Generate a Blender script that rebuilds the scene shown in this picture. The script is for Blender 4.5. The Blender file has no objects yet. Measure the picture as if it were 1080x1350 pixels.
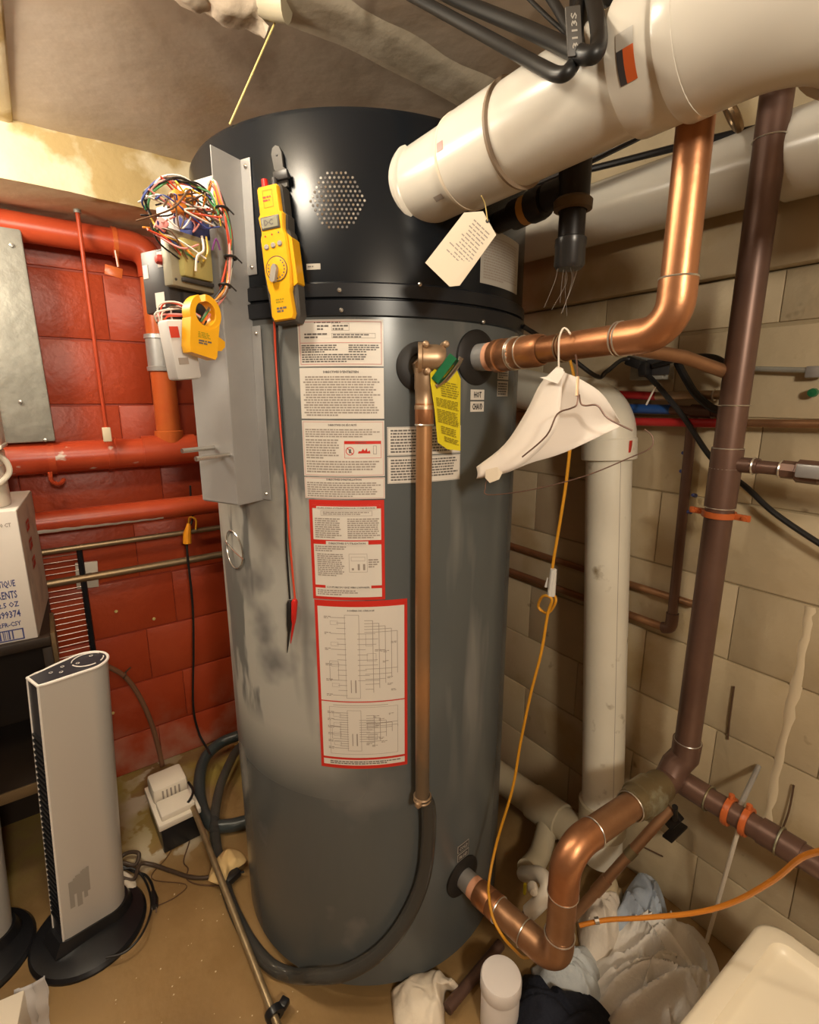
import bpy, bmesh, math, random
from mathutils import Vector, Matrix, noise
from math import sin, cos, pi, radians as R

scn = bpy.context.scene
COL = scn.collection
# ------------------------------------------------------------------ camera
EYE = 1.36
cd = bpy.data.cameras.new('camera')
cam = bpy.data.objects.new('camera', cd); COL.objects.link(cam)
cd.sensor_fit = 'HORIZONTAL'; cd.sensor_width = 36.0; cd.lens = 36.0 * 668 / 1080
cd.clip_start = 0.02
cam.location = (0, 0, EYE)
cam.rotation_euler = (R(90 - 12.74), 0, -R(35.5))
scn.camera = cam
# ------------------------------------------------------------------ world, lamps, exposure
w = bpy.data.worlds.new('world'); scn.world = w; w.use_nodes = True
w.node_tree.nodes['Background'].inputs[0].default_value = (1.0, 0.82, 0.6, 1)
w.node_tree.nodes['Background'].inputs[1].default_value = 0.05
scn.view_settings.view_transform = 'Standard'
try: scn.view_settings.look = 'None'
except Exception: pass
scn.view_settings.gamma = 1.0
scn.view_settings.use_curve_mapping = False
scn.view_settings.exposure = 0.0
def bulb(name, loc, power, col, rad):
    l = bpy.data.lights.new(name, 'POINT'); l.energy = power; l.color = col; l.shadow_soft_size = rad
    o = bpy.data.objects.new(name, l); COL.objects.link(o); o.location = loc
    return o
LAMP = (1.0, 0.90, 0.74)
bulb('left_bulb', (0.03, 0.72, 1.955), 14, LAMP, 0.06)
bulb('left_bulb', (-0.34, 1.34, 1.87), 24, LAMP, 0.13)
bulb('right_bulb', (0.00, -0.85, 1.74), 60, LAMP, 0.09)

# ------------------------------------------------------------------ materials
def mat(name, col, rough=0.5, metal=0.0, var=None, vscale=8.0, vlo=0.4, vhi=0.7, bump=0.0, bscale=60.0,
        trans=0.0, ior=1.45, emit=None, estr=1.0, spec=0.5, alpha=1.0, stretch=None, detail=6.0, world=False):
    m = bpy.data.materials.new(name); m.use_nodes = True
    nt = m.node_tree; b = nt.nodes['Principled BSDF']
    b.inputs['Base Color'].default_value = (*col, 1)
    b.inputs['Roughness'].default_value = rough
    b.inputs['Metallic'].default_value = metal
    b.inputs['Specular IOR Level'].default_value = spec
    b.inputs['IOR'].default_value = ior
    if trans: b.inputs['Transmission Weight'].default_value = trans
    if alpha < 1: b.inputs['Alpha'].default_value = alpha
    if emit:
        b.inputs['Emission Color'].default_value = (*emit, 1); b.inputs['Emission Strength'].default_value = estr
    if var or bump:
        tc = nt.nodes.new('ShaderNodeTexCoord'); mp = nt.nodes.new('ShaderNodeMapping')
        nt.links.new(nt.nodes.new('ShaderNodeNewGeometry').outputs['Position'] if world else tc.outputs['Object'], mp.inputs['Vector'])
        if stretch: mp.inputs['Scale'].default_value = stretch
    if var:
        n = nt.nodes.new('ShaderNodeTexNoise'); n.inputs['Scale'].default_value = vscale; n.inputs['Detail'].default_value = detail
        n.inputs['Roughness'].default_value = 0.62
        nt.links.new(mp.outputs[0], n.inputs['Vector'])
        r = nt.nodes.new('ShaderNodeValToRGB')
        r.color_ramp.elements[0].position = vlo; r.color_ramp.elements[0].color = (*col, 1)
        r.color_ramp.elements[1].position = vhi; r.color_ramp.elements[1].color = (*var, 1)
        nt.links.new(n.outputs['Fac'], r.inputs['Fac']); nt.links.new(r.outputs['Color'], b.inputs['Base Color'])
    if bump:
        n2 = nt.nodes.new('ShaderNodeTexNoise'); n2.inputs['Scale'].default_value = bscale; n2.inputs['Detail'].default_value = 5
        nt.links.new(mp.outputs[0], n2.inputs['Vector'])
        bp = nt.nodes.new('ShaderNodeBump'); bp.inputs['Strength'].default_value = bump; bp.inputs['Distance'].default_value = 0.01
        nt.links.new(n2.outputs['Fac'], bp.inputs['Height']); nt.links.new(bp.outputs['Normal'], b.inputs['Normal'])
    return m
def mixlayer(m, col, scale, lo, hi, loc_mask=None, detail=8, stretch=None, rough=None, world=False):
    """lay a second noise-shaped colour (wear, dirt, chalk) over a material; loc_mask = (axis, a, b) ramps it in along an object axis"""
    nt = m.node_tree; b = nt.nodes['Principled BSDF']
    tc = nt.nodes.new('ShaderNodeTexCoord'); mp = nt.nodes.new('ShaderNodeMapping'); src_ = nt.nodes.new('ShaderNodeNewGeometry').outputs['Position'] if world else tc.outputs['Object']; nt.links.new(src_, mp.inputs[0])
    if stretch: mp.inputs['Scale'].default_value = stretch
    n = nt.nodes.new('ShaderNodeTexNoise'); n.inputs['Scale'].default_value = scale; n.inputs['Detail'].default_value = detail
    nt.links.new(mp.outputs[0], n.inputs['Vector'])
    mr = nt.nodes.new('ShaderNodeMapRange'); mr.inputs['From Min'].default_value = lo; mr.inputs['From Max'].default_value = hi
    nt.links.new(n.outputs['Fac'], mr.inputs['Value'])
    fac = mr.outputs[0]
    for axis, a, c in (loc_mask or []):
        sp = nt.nodes.new('ShaderNodeSeparateXYZ'); nt.links.new(src_, sp.inputs[0])
        r2 = nt.nodes.new('ShaderNodeMapRange'); r2.inputs['From Min'].default_value = a; r2.inputs['From Max'].default_value = c
        nt.links.new(sp.outputs[axis], r2.inputs['Value'])
        mu = nt.nodes.new('ShaderNodeMath'); mu.operation = 'MULTIPLY'
        nt.links.new(fac, mu.inputs[0]); nt.links.new(r2.outputs[0], mu.inputs[1]); fac = mu.outputs[0]
    mx = nt.nodes.new('ShaderNodeMix'); mx.data_type = 'RGBA'
    nt.links.new(fac, mx.inputs['Factor'])
    src = b.inputs['Base Color']
    if src.links: nt.links.new(src.links[0].from_socket, mx.inputs['A'])
    else: mx.inputs['A'].default_value = src.default_value[:]
    mx.inputs['B'].default_value = (*col, 1)
    nt.links.new(mx.outputs['Result'], src)
    if rough is not None:
        mf = nt.nodes.new('ShaderNodeMapRange'); nt.links.new(fac, mf.inputs['Value'])
        mf.inputs['To Min'].default_value = b.inputs['Roughness'].default_value; mf.inputs['To Max'].default_value = rough
        nt.links.new(mf.outputs[0], b.inputs['Roughness'])
    return m

M = {}
M['red_block'] = mat('red_block', (0.40, 0.050, 0.014), 0.40, var=(0.46, 0.068, 0.020), vscale=3, bump=0.2, bscale=45, world=True)
mixlayer(M['red_block'], (0.50, 0.30, 0.22), 6, 0.42, 0.72, [('Z', 0.30, 0.03)], world=True)
M['red_mortar'] = mat('red_mortar', (0.30, 0.036, 0.012), 0.55)
M['cream'] = mat('cream', (0.47, 0.375, 0.235), 0.5, var=(0.54, 0.44, 0.29), vscale=2.5, bump=0.25, bscale=30, world=True)
mixlayer(M['cream'], (0.34, 0.23, 0.09), 4, 0.54, 0.78, world=True)
mixlayer(M['cream'], (0.16, 0.10, 0.05), 13, 0.70, 0.78, detail=3, world=True)
M['cream_mortar'] = mat('cream_mortar', (0.38, 0.30, 0.18), 0.7)
M['far_wall'] = mat('far_wall', (0.10, 0.07, 0.045), 0.6, var=(0.15, 0.10, 0.06), vscale=3)  # dark brown stands for the unlit room behind the camera
M['caulk'] = mat('caulk', (0.66, 0.55, 0.38), 0.5)
M['beam'] = mat('beam', (0.72, 0.60, 0.38), 0.6, var=(0.78, 0.68, 0.48), vscale=6, bump=0.4, bscale=14)
mixlayer(M['beam'], (0.48, 0.34, 0.14), 4.5, 0.56, 0.62)
M['ceiling'] = mat('ceiling', (0.48, 0.38, 0.28), 0.75, var=(0.55, 0.45, 0.35), vscale=3, bump=0.6, bscale=6)
mixlayer(M['ceiling'], (0.40, 0.25, 0.10), 1.6, 0.48, 0.68)
M['beam_dull'] = mat('beam_dull', (0.58, 0.49, 0.36), 0.7, var=(0.64, 0.55, 0.42), vscale=6, bump=0.3, bscale=16)
M['plaster'] = mat('plaster', (0.55, 0.45, 0.34), 0.8, var=(0.42, 0.33, 0.24), vscale=9, bump=0.5, bscale=20)
M['floor'] = mat('floor', (0.27, 0.165, 0.065), 0.38, var=(0.36, 0.23, 0.10), vscale=6, bump=0.2, bscale=30)
mixlayer(M['floor'], (0.15, 0.085, 0.03), 3.0, 0.5, 0.75)
mixlayer(M['floor'], (0.55, 0.48, 0.36), 9, 0.50, 0.53, [('X', 0.02, 0.08), ('X', 0.32, 0.20), ('Y', 1.40, 1.50)], detail=4)
mixlayer(M['floor'], (0.33, 0.25, 0.06), 5, 0.45, 0.6, [('Y', 1.45, 1.75)])
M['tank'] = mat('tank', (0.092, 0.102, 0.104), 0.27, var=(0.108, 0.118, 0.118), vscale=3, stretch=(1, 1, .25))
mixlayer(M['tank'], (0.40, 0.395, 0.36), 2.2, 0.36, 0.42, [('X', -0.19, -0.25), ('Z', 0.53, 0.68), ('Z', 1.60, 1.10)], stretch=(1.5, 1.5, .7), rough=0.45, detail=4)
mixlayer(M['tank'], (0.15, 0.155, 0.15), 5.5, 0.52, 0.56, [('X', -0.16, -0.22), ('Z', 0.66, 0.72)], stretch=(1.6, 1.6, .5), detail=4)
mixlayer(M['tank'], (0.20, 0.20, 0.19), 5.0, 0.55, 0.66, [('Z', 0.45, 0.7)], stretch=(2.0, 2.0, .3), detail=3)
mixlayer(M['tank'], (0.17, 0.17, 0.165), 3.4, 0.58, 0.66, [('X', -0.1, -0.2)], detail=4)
M['black'] = mat('black_paint', (0.006, 0.008, 0.011), 0.27, spec=0.38)
M['band'] = mat('band', (0.010, 0.011, 0.014), 0.33)
M['rubber'] = mat('rubber', (0.014, 0.012, 0.011), 0.55)
M['rubber2'] = mat('rubber_soft', (0.012, 0.012, 0.012), 0.42)
M['galv'] = mat('galvanised', (0.42, 0.41, 0.40), 0.42, 0.55, var=(0.50, 0.49, 0.47), vscale=12)
M['galv_dark'] = mat('galvanised_dark', (0.30, 0.29, 0.25), 0.5, 0.4, var=(0.42, 0.41, 0.36), vscale=9, bump=0.3, bscale=25)
M['greybox'] = mat('grey_sheet', (0.34, 0.335, 0.33), 0.38, 0.15, var=(0.38, 0.375, 0.37), vscale=6)
M['steel'] = mat('steel', (0.60, 0.58, 0.54), 0.25, 0.9)
M['rack_bar'] = mat('rack_bar', (0.48, 0.38, 0.34), 0.38, 0.6)
M['chrome'] = mat('chrome', (0.75, 0.72, 0.68), 0.15, 1.0)
M['copper'] = mat('copper', (0.50, 0.23, 0.11), 0.38, 0.8, var=(0.42, 0.18, 0.08), vscale=14, bump=0.05, bscale=50)
M['copper_old'] = mat('copper_old', (0.33, 0.17, 0.085), 0.44, 0.7, var=(0.42, 0.23, 0.12), vscale=12)
M['copper_dull'] = mat('copper_dull', (0.42, 0.21, 0.09), 0.42, 0.6, var=(0.48, 0.26, 0.12), vscale=6)
mixlayer(M['copper_dull'], (0.20, 0.15, 0.10), 4, 0.3, 0.5, [('Z', -0.35, -0.75)])
M['copper_brown'] = mat('copper_brown', (0.135, 0.075, 0.055), 0.40, 0.4, var=(0.18, 0.10, 0.07), vscale=7)
M['brass'] = mat('brass', (0.46, 0.31, 0.19), 0.42, 0.75, var=(0.52, 0.37, 0.24), vscale=20)
M['verdigris'] = mat('verdigris', (0.20, 0.15, 0.075), 0.5, 0.6, var=(0.38, 0.40, 0.30), vscale=16, vlo=.5, vhi=.72)
M['solder'] = mat('solder', (0.70, 0.66, 0.58), 0.30, 0.85)
M['peach'] = mat('peach', (0.80, 0.40, 0.24), 0.5)
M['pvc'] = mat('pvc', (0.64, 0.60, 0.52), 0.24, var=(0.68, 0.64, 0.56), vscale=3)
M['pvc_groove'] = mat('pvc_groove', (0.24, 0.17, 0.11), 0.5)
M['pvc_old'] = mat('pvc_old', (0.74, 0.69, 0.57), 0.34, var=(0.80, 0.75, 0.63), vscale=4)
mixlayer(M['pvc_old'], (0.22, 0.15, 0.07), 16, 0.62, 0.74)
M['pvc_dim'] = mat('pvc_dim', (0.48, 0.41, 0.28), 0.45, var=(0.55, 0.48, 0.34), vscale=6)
M['wire_end'] = mat('wire_end', (0.10, 0.055, 0.03), 0.6)
M['iron'] = mat('black_iron', (0.018, 0.014, 0.012), 0.42, 0.3)
M['iron_cap'] = mat('iron_cap', (0.055, 0.052, 0.050), 0.32, 0.5)
M['iron_rim'] = mat('iron_rim', (0.13, 0.085, 0.045), 0.5, 0.3)
M['yellow_dope'] = mat('yellow_dope', (0.42, 0.20, 0.03), 0.5)
M['red_paint'] = mat('red_paint', (0.42, 0.050, 0.018), 0.33, var=(0.50, 0.075, 0.025), vscale=6)
M['red_chip'] = mat('red_chipped', (0.42, 0.050, 0.018), 0.33, var=(0.50, 0.075, 0.025), vscale=6)
mixlayer(M['red_chip'], (0.62, 0.50, 0.42), 15, 0.63, 0.68, detail=3, stretch=(1, 2, 1.6))
M['red_orange'] = mat('red_orange', (0.55, 0.10, 0.025), 0.28, var=(0.58, 0.14, 0.03), vscale=8)
M['orange_paint'] = mat('orange_paint', (0.52, 0.12, 0.03), 0.36)
M['red_pex'] = mat('red_pex', (0.42, 0.02, 0.02), 0.35)
M['blue_pex'] = mat('blue_pex', (0.02, 0.08, 0.28), 0.35)
M['paper'] = mat('paper', (0.72, 0.62, 0.48), 0.7)
M['white_paper'] = mat('white_paper', (0.80, 0.72, 0.64), 0.65, bump=0.15, bscale=8)
M['label'] = mat('label_white', (0.72, 0.67, 0.60), 0.38)
M['label_grey'] = mat('label_grey', (0.42, 0.39, 0.34), 0.4)
M['label_red'] = mat('label_red', (0.60, 0.030, 0.020), 0.36)
M['label_orange'] = mat('label_orange', (0.62, 0.12, 0.03), 0.4)
M['ink'] = mat('ink', (0.045, 0.04, 0.04), 0.5)
M['ink_grey'] = mat('ink_grey', (0.13, 0.115, 0.105), 0.5)
M['ink_soft'] = mat('ink_soft', (0.33, 0.28, 0.24), 0.5)
M['ink_pink'] = mat('ink_pink', (0.60, 0.30, 0.27), 0.5)
M['ink_navy'] = mat('ink_navy', (0.05, 0.06, 0.20), 0.5)
M['ink_red'] = mat('ink_red', (0.55, 0.05, 0.03), 0.5)
M['tag_yellow'] = mat('tag_yellow', (0.75, 0.62, 0.02), 0.35)
M['ink_olive'] = mat('ink_olive', (0.32, 0.26, 0.01), 0.5)
M['green'] = mat('green_plastic', (0.012, 0.13, 0.05), 0.3)
M['meter'] = mat('meter_yellow', (0.85, 0.42, 0.012), 0.36)
M['meter_grey'] = mat('meter_grey', (0.075, 0.068, 0.06), 0.5)
M['screen'] = mat('lcd', (0.28, 0.27, 0.20), 0.2)
M['btn'] = mat('button_grey', (0.35, 0.32, 0.28), 0.4)
M['redplastic'] = mat('red_plastic', (0.55, 0.02, 0.015), 0.3)
M['wire_red'] = mat('wire_red', (0.62, 0.07, 0.03), 0.35)
M['wire_black'] = mat('wire_black', (0.015, 0.014, 0.014), 0.4)
M['wire_white'] = mat('wire_white', (0.75, 0.68, 0.60), 0.4)
M['wire_green'] = mat('wire_green', (0.06, 0.22, 0.08), 0.4)
M['wire_yellow'] = mat('wire_yellow', (0.75, 0.50, 0.06), 0.4)
M['wire_orange'] = mat('wire_orange', (0.80, 0.25, 0.03), 0.4)
M['wire_blue'] = mat('wire_blue', (0.05, 0.07, 0.25), 0.4)
M['wire_brown'] = mat('wire_brown', (0.13, 0.07, 0.04), 0.4)
M['wire_pink'] = mat('wire_pink', (0.75, 0.28, 0.26), 0.4)
M['wire_purple'] = mat('wire_purple', (0.22, 0.06, 0.25), 0.4)
M['plug_orange'] = mat('plug_orange', (0.80, 0.30, 0.015), 0.35)
M['cord_orange'] = mat('cord_orange', (0.58, 0.20, 0.02), 0.4)
M['cord_ochre'] = mat('cord_ochre', (0.58, 0.26, 0.015), 0.45)
M['string'] = mat('string', (0.75, 0.58, 0.22), 0.6)
M['tape'] = mat('tape', (0.60, 0.58, 0.54), 0.3)
M['transformer'] = mat('transformer_core', (0.34, 0.31, 0.22), 0.45, 0.3)
M['amber'] = mat('amber_wrap', (0.46, 0.40, 0.15), 0.25)
M['darkplastic'] = mat('dark_plastic', (0.045, 0.042, 0.042), 0.4)
M['boardgrey'] = mat('module_grey', (0.60, 0.58, 0.56), 0.45)
M['fan_silver'] = mat('fan_silver', (0.60, 0.57, 0.53), 0.33, 0.25)
M['fan_rim'] = mat('fan_rim', (0.85, 0.80, 0.74), 0.3)
M['fan_black'] = mat('fan_black', (0.012, 0.012, 0.014), 0.3)
M['fan_panel'] = mat('fan_panel', (0.035, 0.036, 0.045), 0.28)
M['carton'] = mat('carton', (0.72, 0.66, 0.60), 0.6)
M['carton_side'] = mat('carton_worn', (0.62, 0.52, 0.42), 0.65, var=(0.36, 0.29, 0.24), vscale=9, vlo=.5, vhi=.75)
M['white_plastic'] = mat('white_plastic', (0.82, 0.74, 0.62), 0.3)
M['white_dull'] = mat('white_dull', (0.76, 0.68, 0.56), 0.42)
M['tub'] = mat('tub_white', (0.78, 0.72, 0.68), 0.35)
M['lid'] = mat('cream_lid', (0.84, 0.75, 0.58), 0.36, var=(0.86, 0.78, 0.62), vscale=3)
M['wood_dark'] = mat('wood_dark', (0.020, 0.012, 0.008), 0.5, var=(0.03, 0.018, 0.01), vscale=6)
M['wood_edge'] = mat('wood_edge', (0.16, 0.10, 0.045), 0.5)
M['hose'] = mat('hose_grey', (0.045, 0.055, 0.056), 0.28)
M['hose_clear'] = mat('hose_clear', (0.16, 0.155, 0.14), 0.08, trans=0.7, ior=1.3)
M['hose_brown'] = mat('hose_brown', (0.12, 0.09, 0.055), 0.28, trans=0.2)
M['cable_brown'] = mat('cable_brown', (0.23, 0.11, 0.06), 0.45)
M['cable_dark'] = mat('cable_dark', (0.07, 0.045, 0.03), 0.45)
M['rod'] = mat('rod', (0.38, 0.29, 0.17), 0.4, 0.6, var=(0.26, 0.18, 0.09), vscale=20)
M['conduit'] = mat('conduit', (0.30, 0.21, 0.12), 0.4, 0.7)
M['cloth_grey'] = mat('cloth_grey', (0.72, 0.68, 0.62), 0.8, var=(0.76, 0.72, 0.66), vscale=7, bump=0.2, bscale=120)
M['cloth_white'] = mat('cloth_white', (0.70, 0.62, 0.52), 0.8, bump=0.2, bscale=90)
M['cloth_blue'] = mat('cloth_blue', (0.36, 0.41, 0.48), 0.85, var=(0.30, 0.34, 0.41), vscale=9, bump=0.2, bscale=120)
M['cloth_pale'] = mat('cloth_pale', (0.52, 0.55, 0.56), 0.85, bump=0.2, bscale=120)
M['cloth_navy'] = mat('cloth_navy', (0.010, 0.012, 0.022), 0.9, bump=0.3, bscale=160)
M['cloth_tan'] = mat('cloth_tan', (0.50, 0.40, 0.25), 0.85)
M['rag'] = mat('rag', (0.80, 0.70, 0.56), 0.75, bump=0.2, bscale=70)
M['brownpaper'] = mat('brown_paper', (0.70, 0.49, 0.22), 0.7)
M['bag'] = mat('plastic_bag', (0.80, 0.78, 0.78), 0.2, trans=0.35, ior=1.3)
M['glue'] = mat('glue_drip', (0.66, 0.58, 0.44), 0.4)

# ------------------------------------------------------------------ mesh helpers
ORG = {}
class MB:
    def __init__(s): s.v = []; s.f = []; s.mi = []; s.cur = 0
    def add(s, vs, fs):
        n = len(s.v); s.v += [tuple(p) for p in vs]
        for f in fs: s.f.append(tuple(i + n for i in f)); s.mi.append(s.cur)
    def box(s, c, size, rot=None, bev=0.0):
        bm = bmesh.new(); bmesh.ops.create_cube(bm, size=1.0)
        bmesh.ops.scale(bm, vec=size, verts=bm.verts)
        if bev: bmesh.ops.bevel(bm, geom=list(bm.edges), offset=bev, segments=2, affect='EDGES', profile=0.5)
        mtx = Matrix.Translation(Vector(c))
        if rot is not None: mtx = mtx @ (rot.to_4x4() if hasattr(rot, 'to_4x4') else rot)
        bm.verts.ensure_lookup_table()
        vs = [mtx @ v.co for v in bm.verts]; fs = [[v.index for v in f.verts] for f in bm.faces]
        bm.verts.index_update(); s.add(vs, fs); bm.free(); return s
    def tube(s, pts, r, n=12, caps=True, closed=False):
        P = [Vector(p) for p in pts]; k = len(P)
        rr = r if isinstance(r, (list, tuple)) else [r] * k
        T = []
        for i in range(k):
            if closed: t = P[(i + 1) % k] - P[i - 1]
            else: t = P[min(i + 1, k - 1)] - P[max(i - 1, 0)]
            T.append(t.normalized() if t.length > 1e-9 else Vector((0, 0, 1)))
        up = Vector((0, 0, 1)) if abs(T[0].z) < 0.9 else Vector((1, 0, 0))
        x = T[0].cross(up).normalized(); vs = []
        for i in range(k):
            x = (x - T[i] * x.dot(T[i])); x = x.normalized() if x.length > 1e-6 else T[i].orthogonal().normalized()
            y = T[i].cross(x)
            for j in range(n):
                a = 2 * pi * j / n; vs.append(P[i] + (x * cos(a) + y * sin(a)) * rr[i])
        fs = []
        for i in range(k if closed else k - 1):
            i2 = (i + 1) % k
            for j in range(n):
                j2 = (j + 1) % n; fs.append((i * n + j, i * n + j2, i2 * n + j2, i2 * n + j))
        if caps and not closed:
            fs.append(tuple(reversed(range(n)))); fs.append(tuple((k - 1) * n + j for j in range(n)))
        s.add(vs, fs); return s
    def lathe(s, prof, o, axis=(0, 0, 1), n=32, a0=0, a1=2 * pi):
        """prof = [(radius, height along axis)]"""
        z = Vector(axis).normalized(); x = z.orthogonal().normalized(); y = z.cross(x); o = Vector(o)
        full = abs(a1 - a0 - 2 * pi) < 1e-6; m = n if full else n + 1
        vs = []; fs = []
        for (r, h) in prof:
            for j in range(m):
                a = a0 + (a1 - a0) * j / n; vs.append(o + z * h + (x * cos(a) + y * sin(a)) * max(r, 1e-5))
        for i in range(len(prof) - 1):
            for j in range(n):
                j2 = (j + 1) % m; fs.append((i * m + j, i * m + j2, (i + 1) * m + j2, (i + 1) * m + j))
        s.add(vs, fs); return s
    def ring(s, c, axis, R_, r, n=28, k=8):
        prof = [(R_ + r * cos(2 * pi * i / k), r * sin(2 * pi * i / k)) for i in range(k + 1)]
        return s.lathe(prof, c, axis, n)
    def prism(s, poly, mtx, t):
        """poly = 2-D outline, extruded by t along local z of mtx"""
        n = len(poly)
        vs = [mtx @ Vector((p[0], p[1], 0)) for p in poly] + [mtx @ Vector((p[0], p[1], t)) for p in poly]
        fs = [tuple(reversed(range(n))), tuple(range(n, 2 * n))]
        for i in range(n): j = (i + 1) % n; fs.append((i, j, n + j, n + i))
        s.add(vs, fs); return s
    def grid(s, fn, nu, nv):
        vs = [fn(i / nu, j / nv) for j in range(nv + 1) for i in range(nu + 1)]
        fs = []
        for j in range(nv):
            for i in range(nu):
                a = j * (nu + 1) + i; fs.append((a, a + 1, a + nu + 2, a + nu + 1))
        s.add(vs, fs); return s

def smooth(pts, sub=6):
    P = [Vector(p) for p in pts]; out = []
    for i in range(len(P) - 1):
        p0 = P[max(i - 1, 0)]; p1 = P[i]; p2 = P[i + 1]; p3 = P[min(i + 2, len(P) - 1)]
        for j in range(sub):
            t = j / sub; t2 = t * t; t3 = t2 * t
            out.append(0.5 * ((2 * p1) + (p2 - p0) * t + (2 * p0 - 5 * p1 + 4 * p2 - p3) * t2 + (3 * p1 - p0 - 3 * p2 + p3) * t3))
    out.append(P[-1]); return out

def obj(name, mb, m, parent=None, sm=True, ang=35, solid=0.0, org=None):
    o0 = Vector((0, 0, 0))
    if parent is not None: o0 = ORG[parent.name]
    elif org is not None: o0 = Vector(org)
    elif mb.v:
        xs = [p[0] for p in mb.v]; ys = [p[1] for p in mb.v]; zs = [p[2] for p in mb.v]
        o0 = Vector(((min(xs) + max(xs)) / 2, (min(ys) + max(ys)) / 2, min(zs)))
    me = bpy.data.meshes.new(name)
    me.from_pydata([(p[0] - o0.x, p[1] - o0.y, p[2] - o0.z) for p in mb.v], [], mb.f)
    for mm in (m if isinstance(m, (list, tuple)) else [m]): me.materials.append(M[mm] if isinstance(mm, str) else mm)
    me.polygons.foreach_set('material_index', mb.mi)
    bm = bmesh.new(); bm.from_mesh(me); bmesh.ops.recalc_face_normals(bm, faces=bm.faces); bm.to_mesh(me); bm.free()
    if sm:
        me.polygons.foreach_set('use_smooth', [True] * len(me.polygons))
        me.set_sharp_from_angle(angle=R(ang))
    me.update()
    o = bpy.data.objects.new(name, me); COL.objects.link(o)
    if parent is not None: o.parent = parent
    else: o.location = o0
    ORG[o.name] = o0
    if name == 'lettering': o['kind'] = 'stuff'
    if solid:
        md = o.modifiers.new('thickness', 'SOLIDIFY'); md.thickness = solid; md.offset = 0
    return o
def thing(name, label, cat, loc, group=None):
    o = bpy.data.objects.new(name, None); COL.objects.link(o); o.location = loc; o.empty_display_size = 0.05
    o['label'] = label; o['category'] = cat
    if group: o['group'] = group
    ORG[o.name] = Vector(loc); return o
def tag(o, label, cat, group=None):
    o['label'] = label; o['category'] = cat
    if group: o['group'] = group
    return o
def struct(o): o['kind'] = 'structure'; return o
def V(*a): return Vector(a)

def pipe(parent, name, pts, r, m, n=20):
    return obj(name, MB().tube(pts, r, n), m, parent)
def arc(p, din, dout, rad, k=10):
    """bend: p = corner point, din = travel direction in, dout = direction out"""
    p = Vector(p); a = Vector(din).normalized(); b = Vector(dout).normalized()
    ang = a.angle(b); t = rad * math.tan(ang / 2); s = p - a * t
    axis = a.cross(b).normalized(); c = s + axis.cross(a) * rad
    return [c + Matrix.Rotation(ang * i / k, 3, axis) @ (s - c) for i in range(k + 1)]
def elbow(parent, name, p, din, dout, rad, r, m, ext=0.0, n=20):
    a = arc(p, din, dout, rad)
    pts = ([a[0] - Vector(din).normalized() * ext] if ext else []) + a + ([a[-1] + Vector(dout).normalized() * ext] if ext else [])
    return obj(name, MB().tube(pts, r, n), m, parent)
def solder(parent, c, axis, r, t=0.0016, m='solder', name='solder_ring'):
    return obj(name, MB().ring(c, axis, r, t, 24, 6), m, parent)
def frame(o, x, y, z):
    m = Matrix((x, y, z)).transposed().to_4x4(); m.translation = Vector(o); return m
def bar(mb, a, b, r, n=8): return mb.tube([a, b], r, n)

# text: all strings as real letter meshes, made once
TX = {}
def text_mesh(strings):
    obs = []
    for s in strings:
        c = bpy.data.curves.new('t', 'FONT'); c.body = s; c.size = 1.0; c.resolution_u = 1; c.offset = 0.042 if s in ('HOT', 'CHAUD', 'COLD', 'FROID', 'DC') else (0.03 if 'D' in s and len(s) > 12 else 0.02)
        o = bpy.data.objects.new('t', c); COL.objects.link(o); obs.append((s, o, c))
    dg = bpy.context.evaluated_depsgraph_get(); dg.update()
    for s, o, c in obs:
        e = o.evaluated_get(dg); me = e.to_mesh()
        v = [(p.co.x, p.co.y) for p in me.vertices]; f = [tuple(p.vertices) for p in me.polygons]
        x0 = min(p[0] for p in v); x1 = max(p[0] for p in v); y0 = min(p[1] for p in v); y1 = max(p[1] for p in v)
        TX[s] = ([(p[0] - x0, p[1] - y0) for p in v], f, x1 - x0, y1 - y0); e.to_mesh_clear()
    for s, o, c in obs: bpy.data.objects.remove(o); bpy.data.curves.remove(c)
STR = ["DIRECTIVES D'ENTRETIEN", "DIRECTIVES DE SÉCURITÉ", "DIRECTIVES D'INSTALLATION", "À LIRE AVANT L'UTILISATION POUR VOTRE SÉCURITÉ",
       "DIRECTIVES D'UTILISATION", "COUPURE DU GAZ VERS L'APPAREIL", "SCHÉMA DE CÂBLAGE", "HOT", "CHAUD", "COLD", "FROID",
       "PLASTIQUE", "TRANSPARENTS", "CT. 2.5 OZ", "1899374", "1-2FR-CSY", "200 CT", "DC", "3113S", "ATTENTION"]
text_mesh(STR)
def put_text(mb, s, mp, x, y, h=None, wd=None, align='c'):
    """lay string s through map mp(x, y) -> 3-D; height h or width wd"""
    v, f, W, Hh = TX[s]
    sx = sy = (h / Hh) if h else wd / W
    if h and wd: sx = wd / W
    ox = x - (W * sx / 2 if align == 'c' else (W * sx if align == 'r' else 0))
    mb.add([mp(ox + p[0] * sx, y + p[1] * sy) for p in v], f)
def put_rect(mb, mp, x0, y0, x1, y1):
    n = max(1, int(abs(x1 - x0) / 0.012))
    vs = []
    for i in range(n + 1):
        x = x0 + (x1 - x0) * i / n; vs += [mp(x, y0), mp(x, y1)]
    mb.add(vs, [(2 * i, 2 * i + 2, 2 * i + 3, 2 * i + 1) for i in range(n)])
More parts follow.
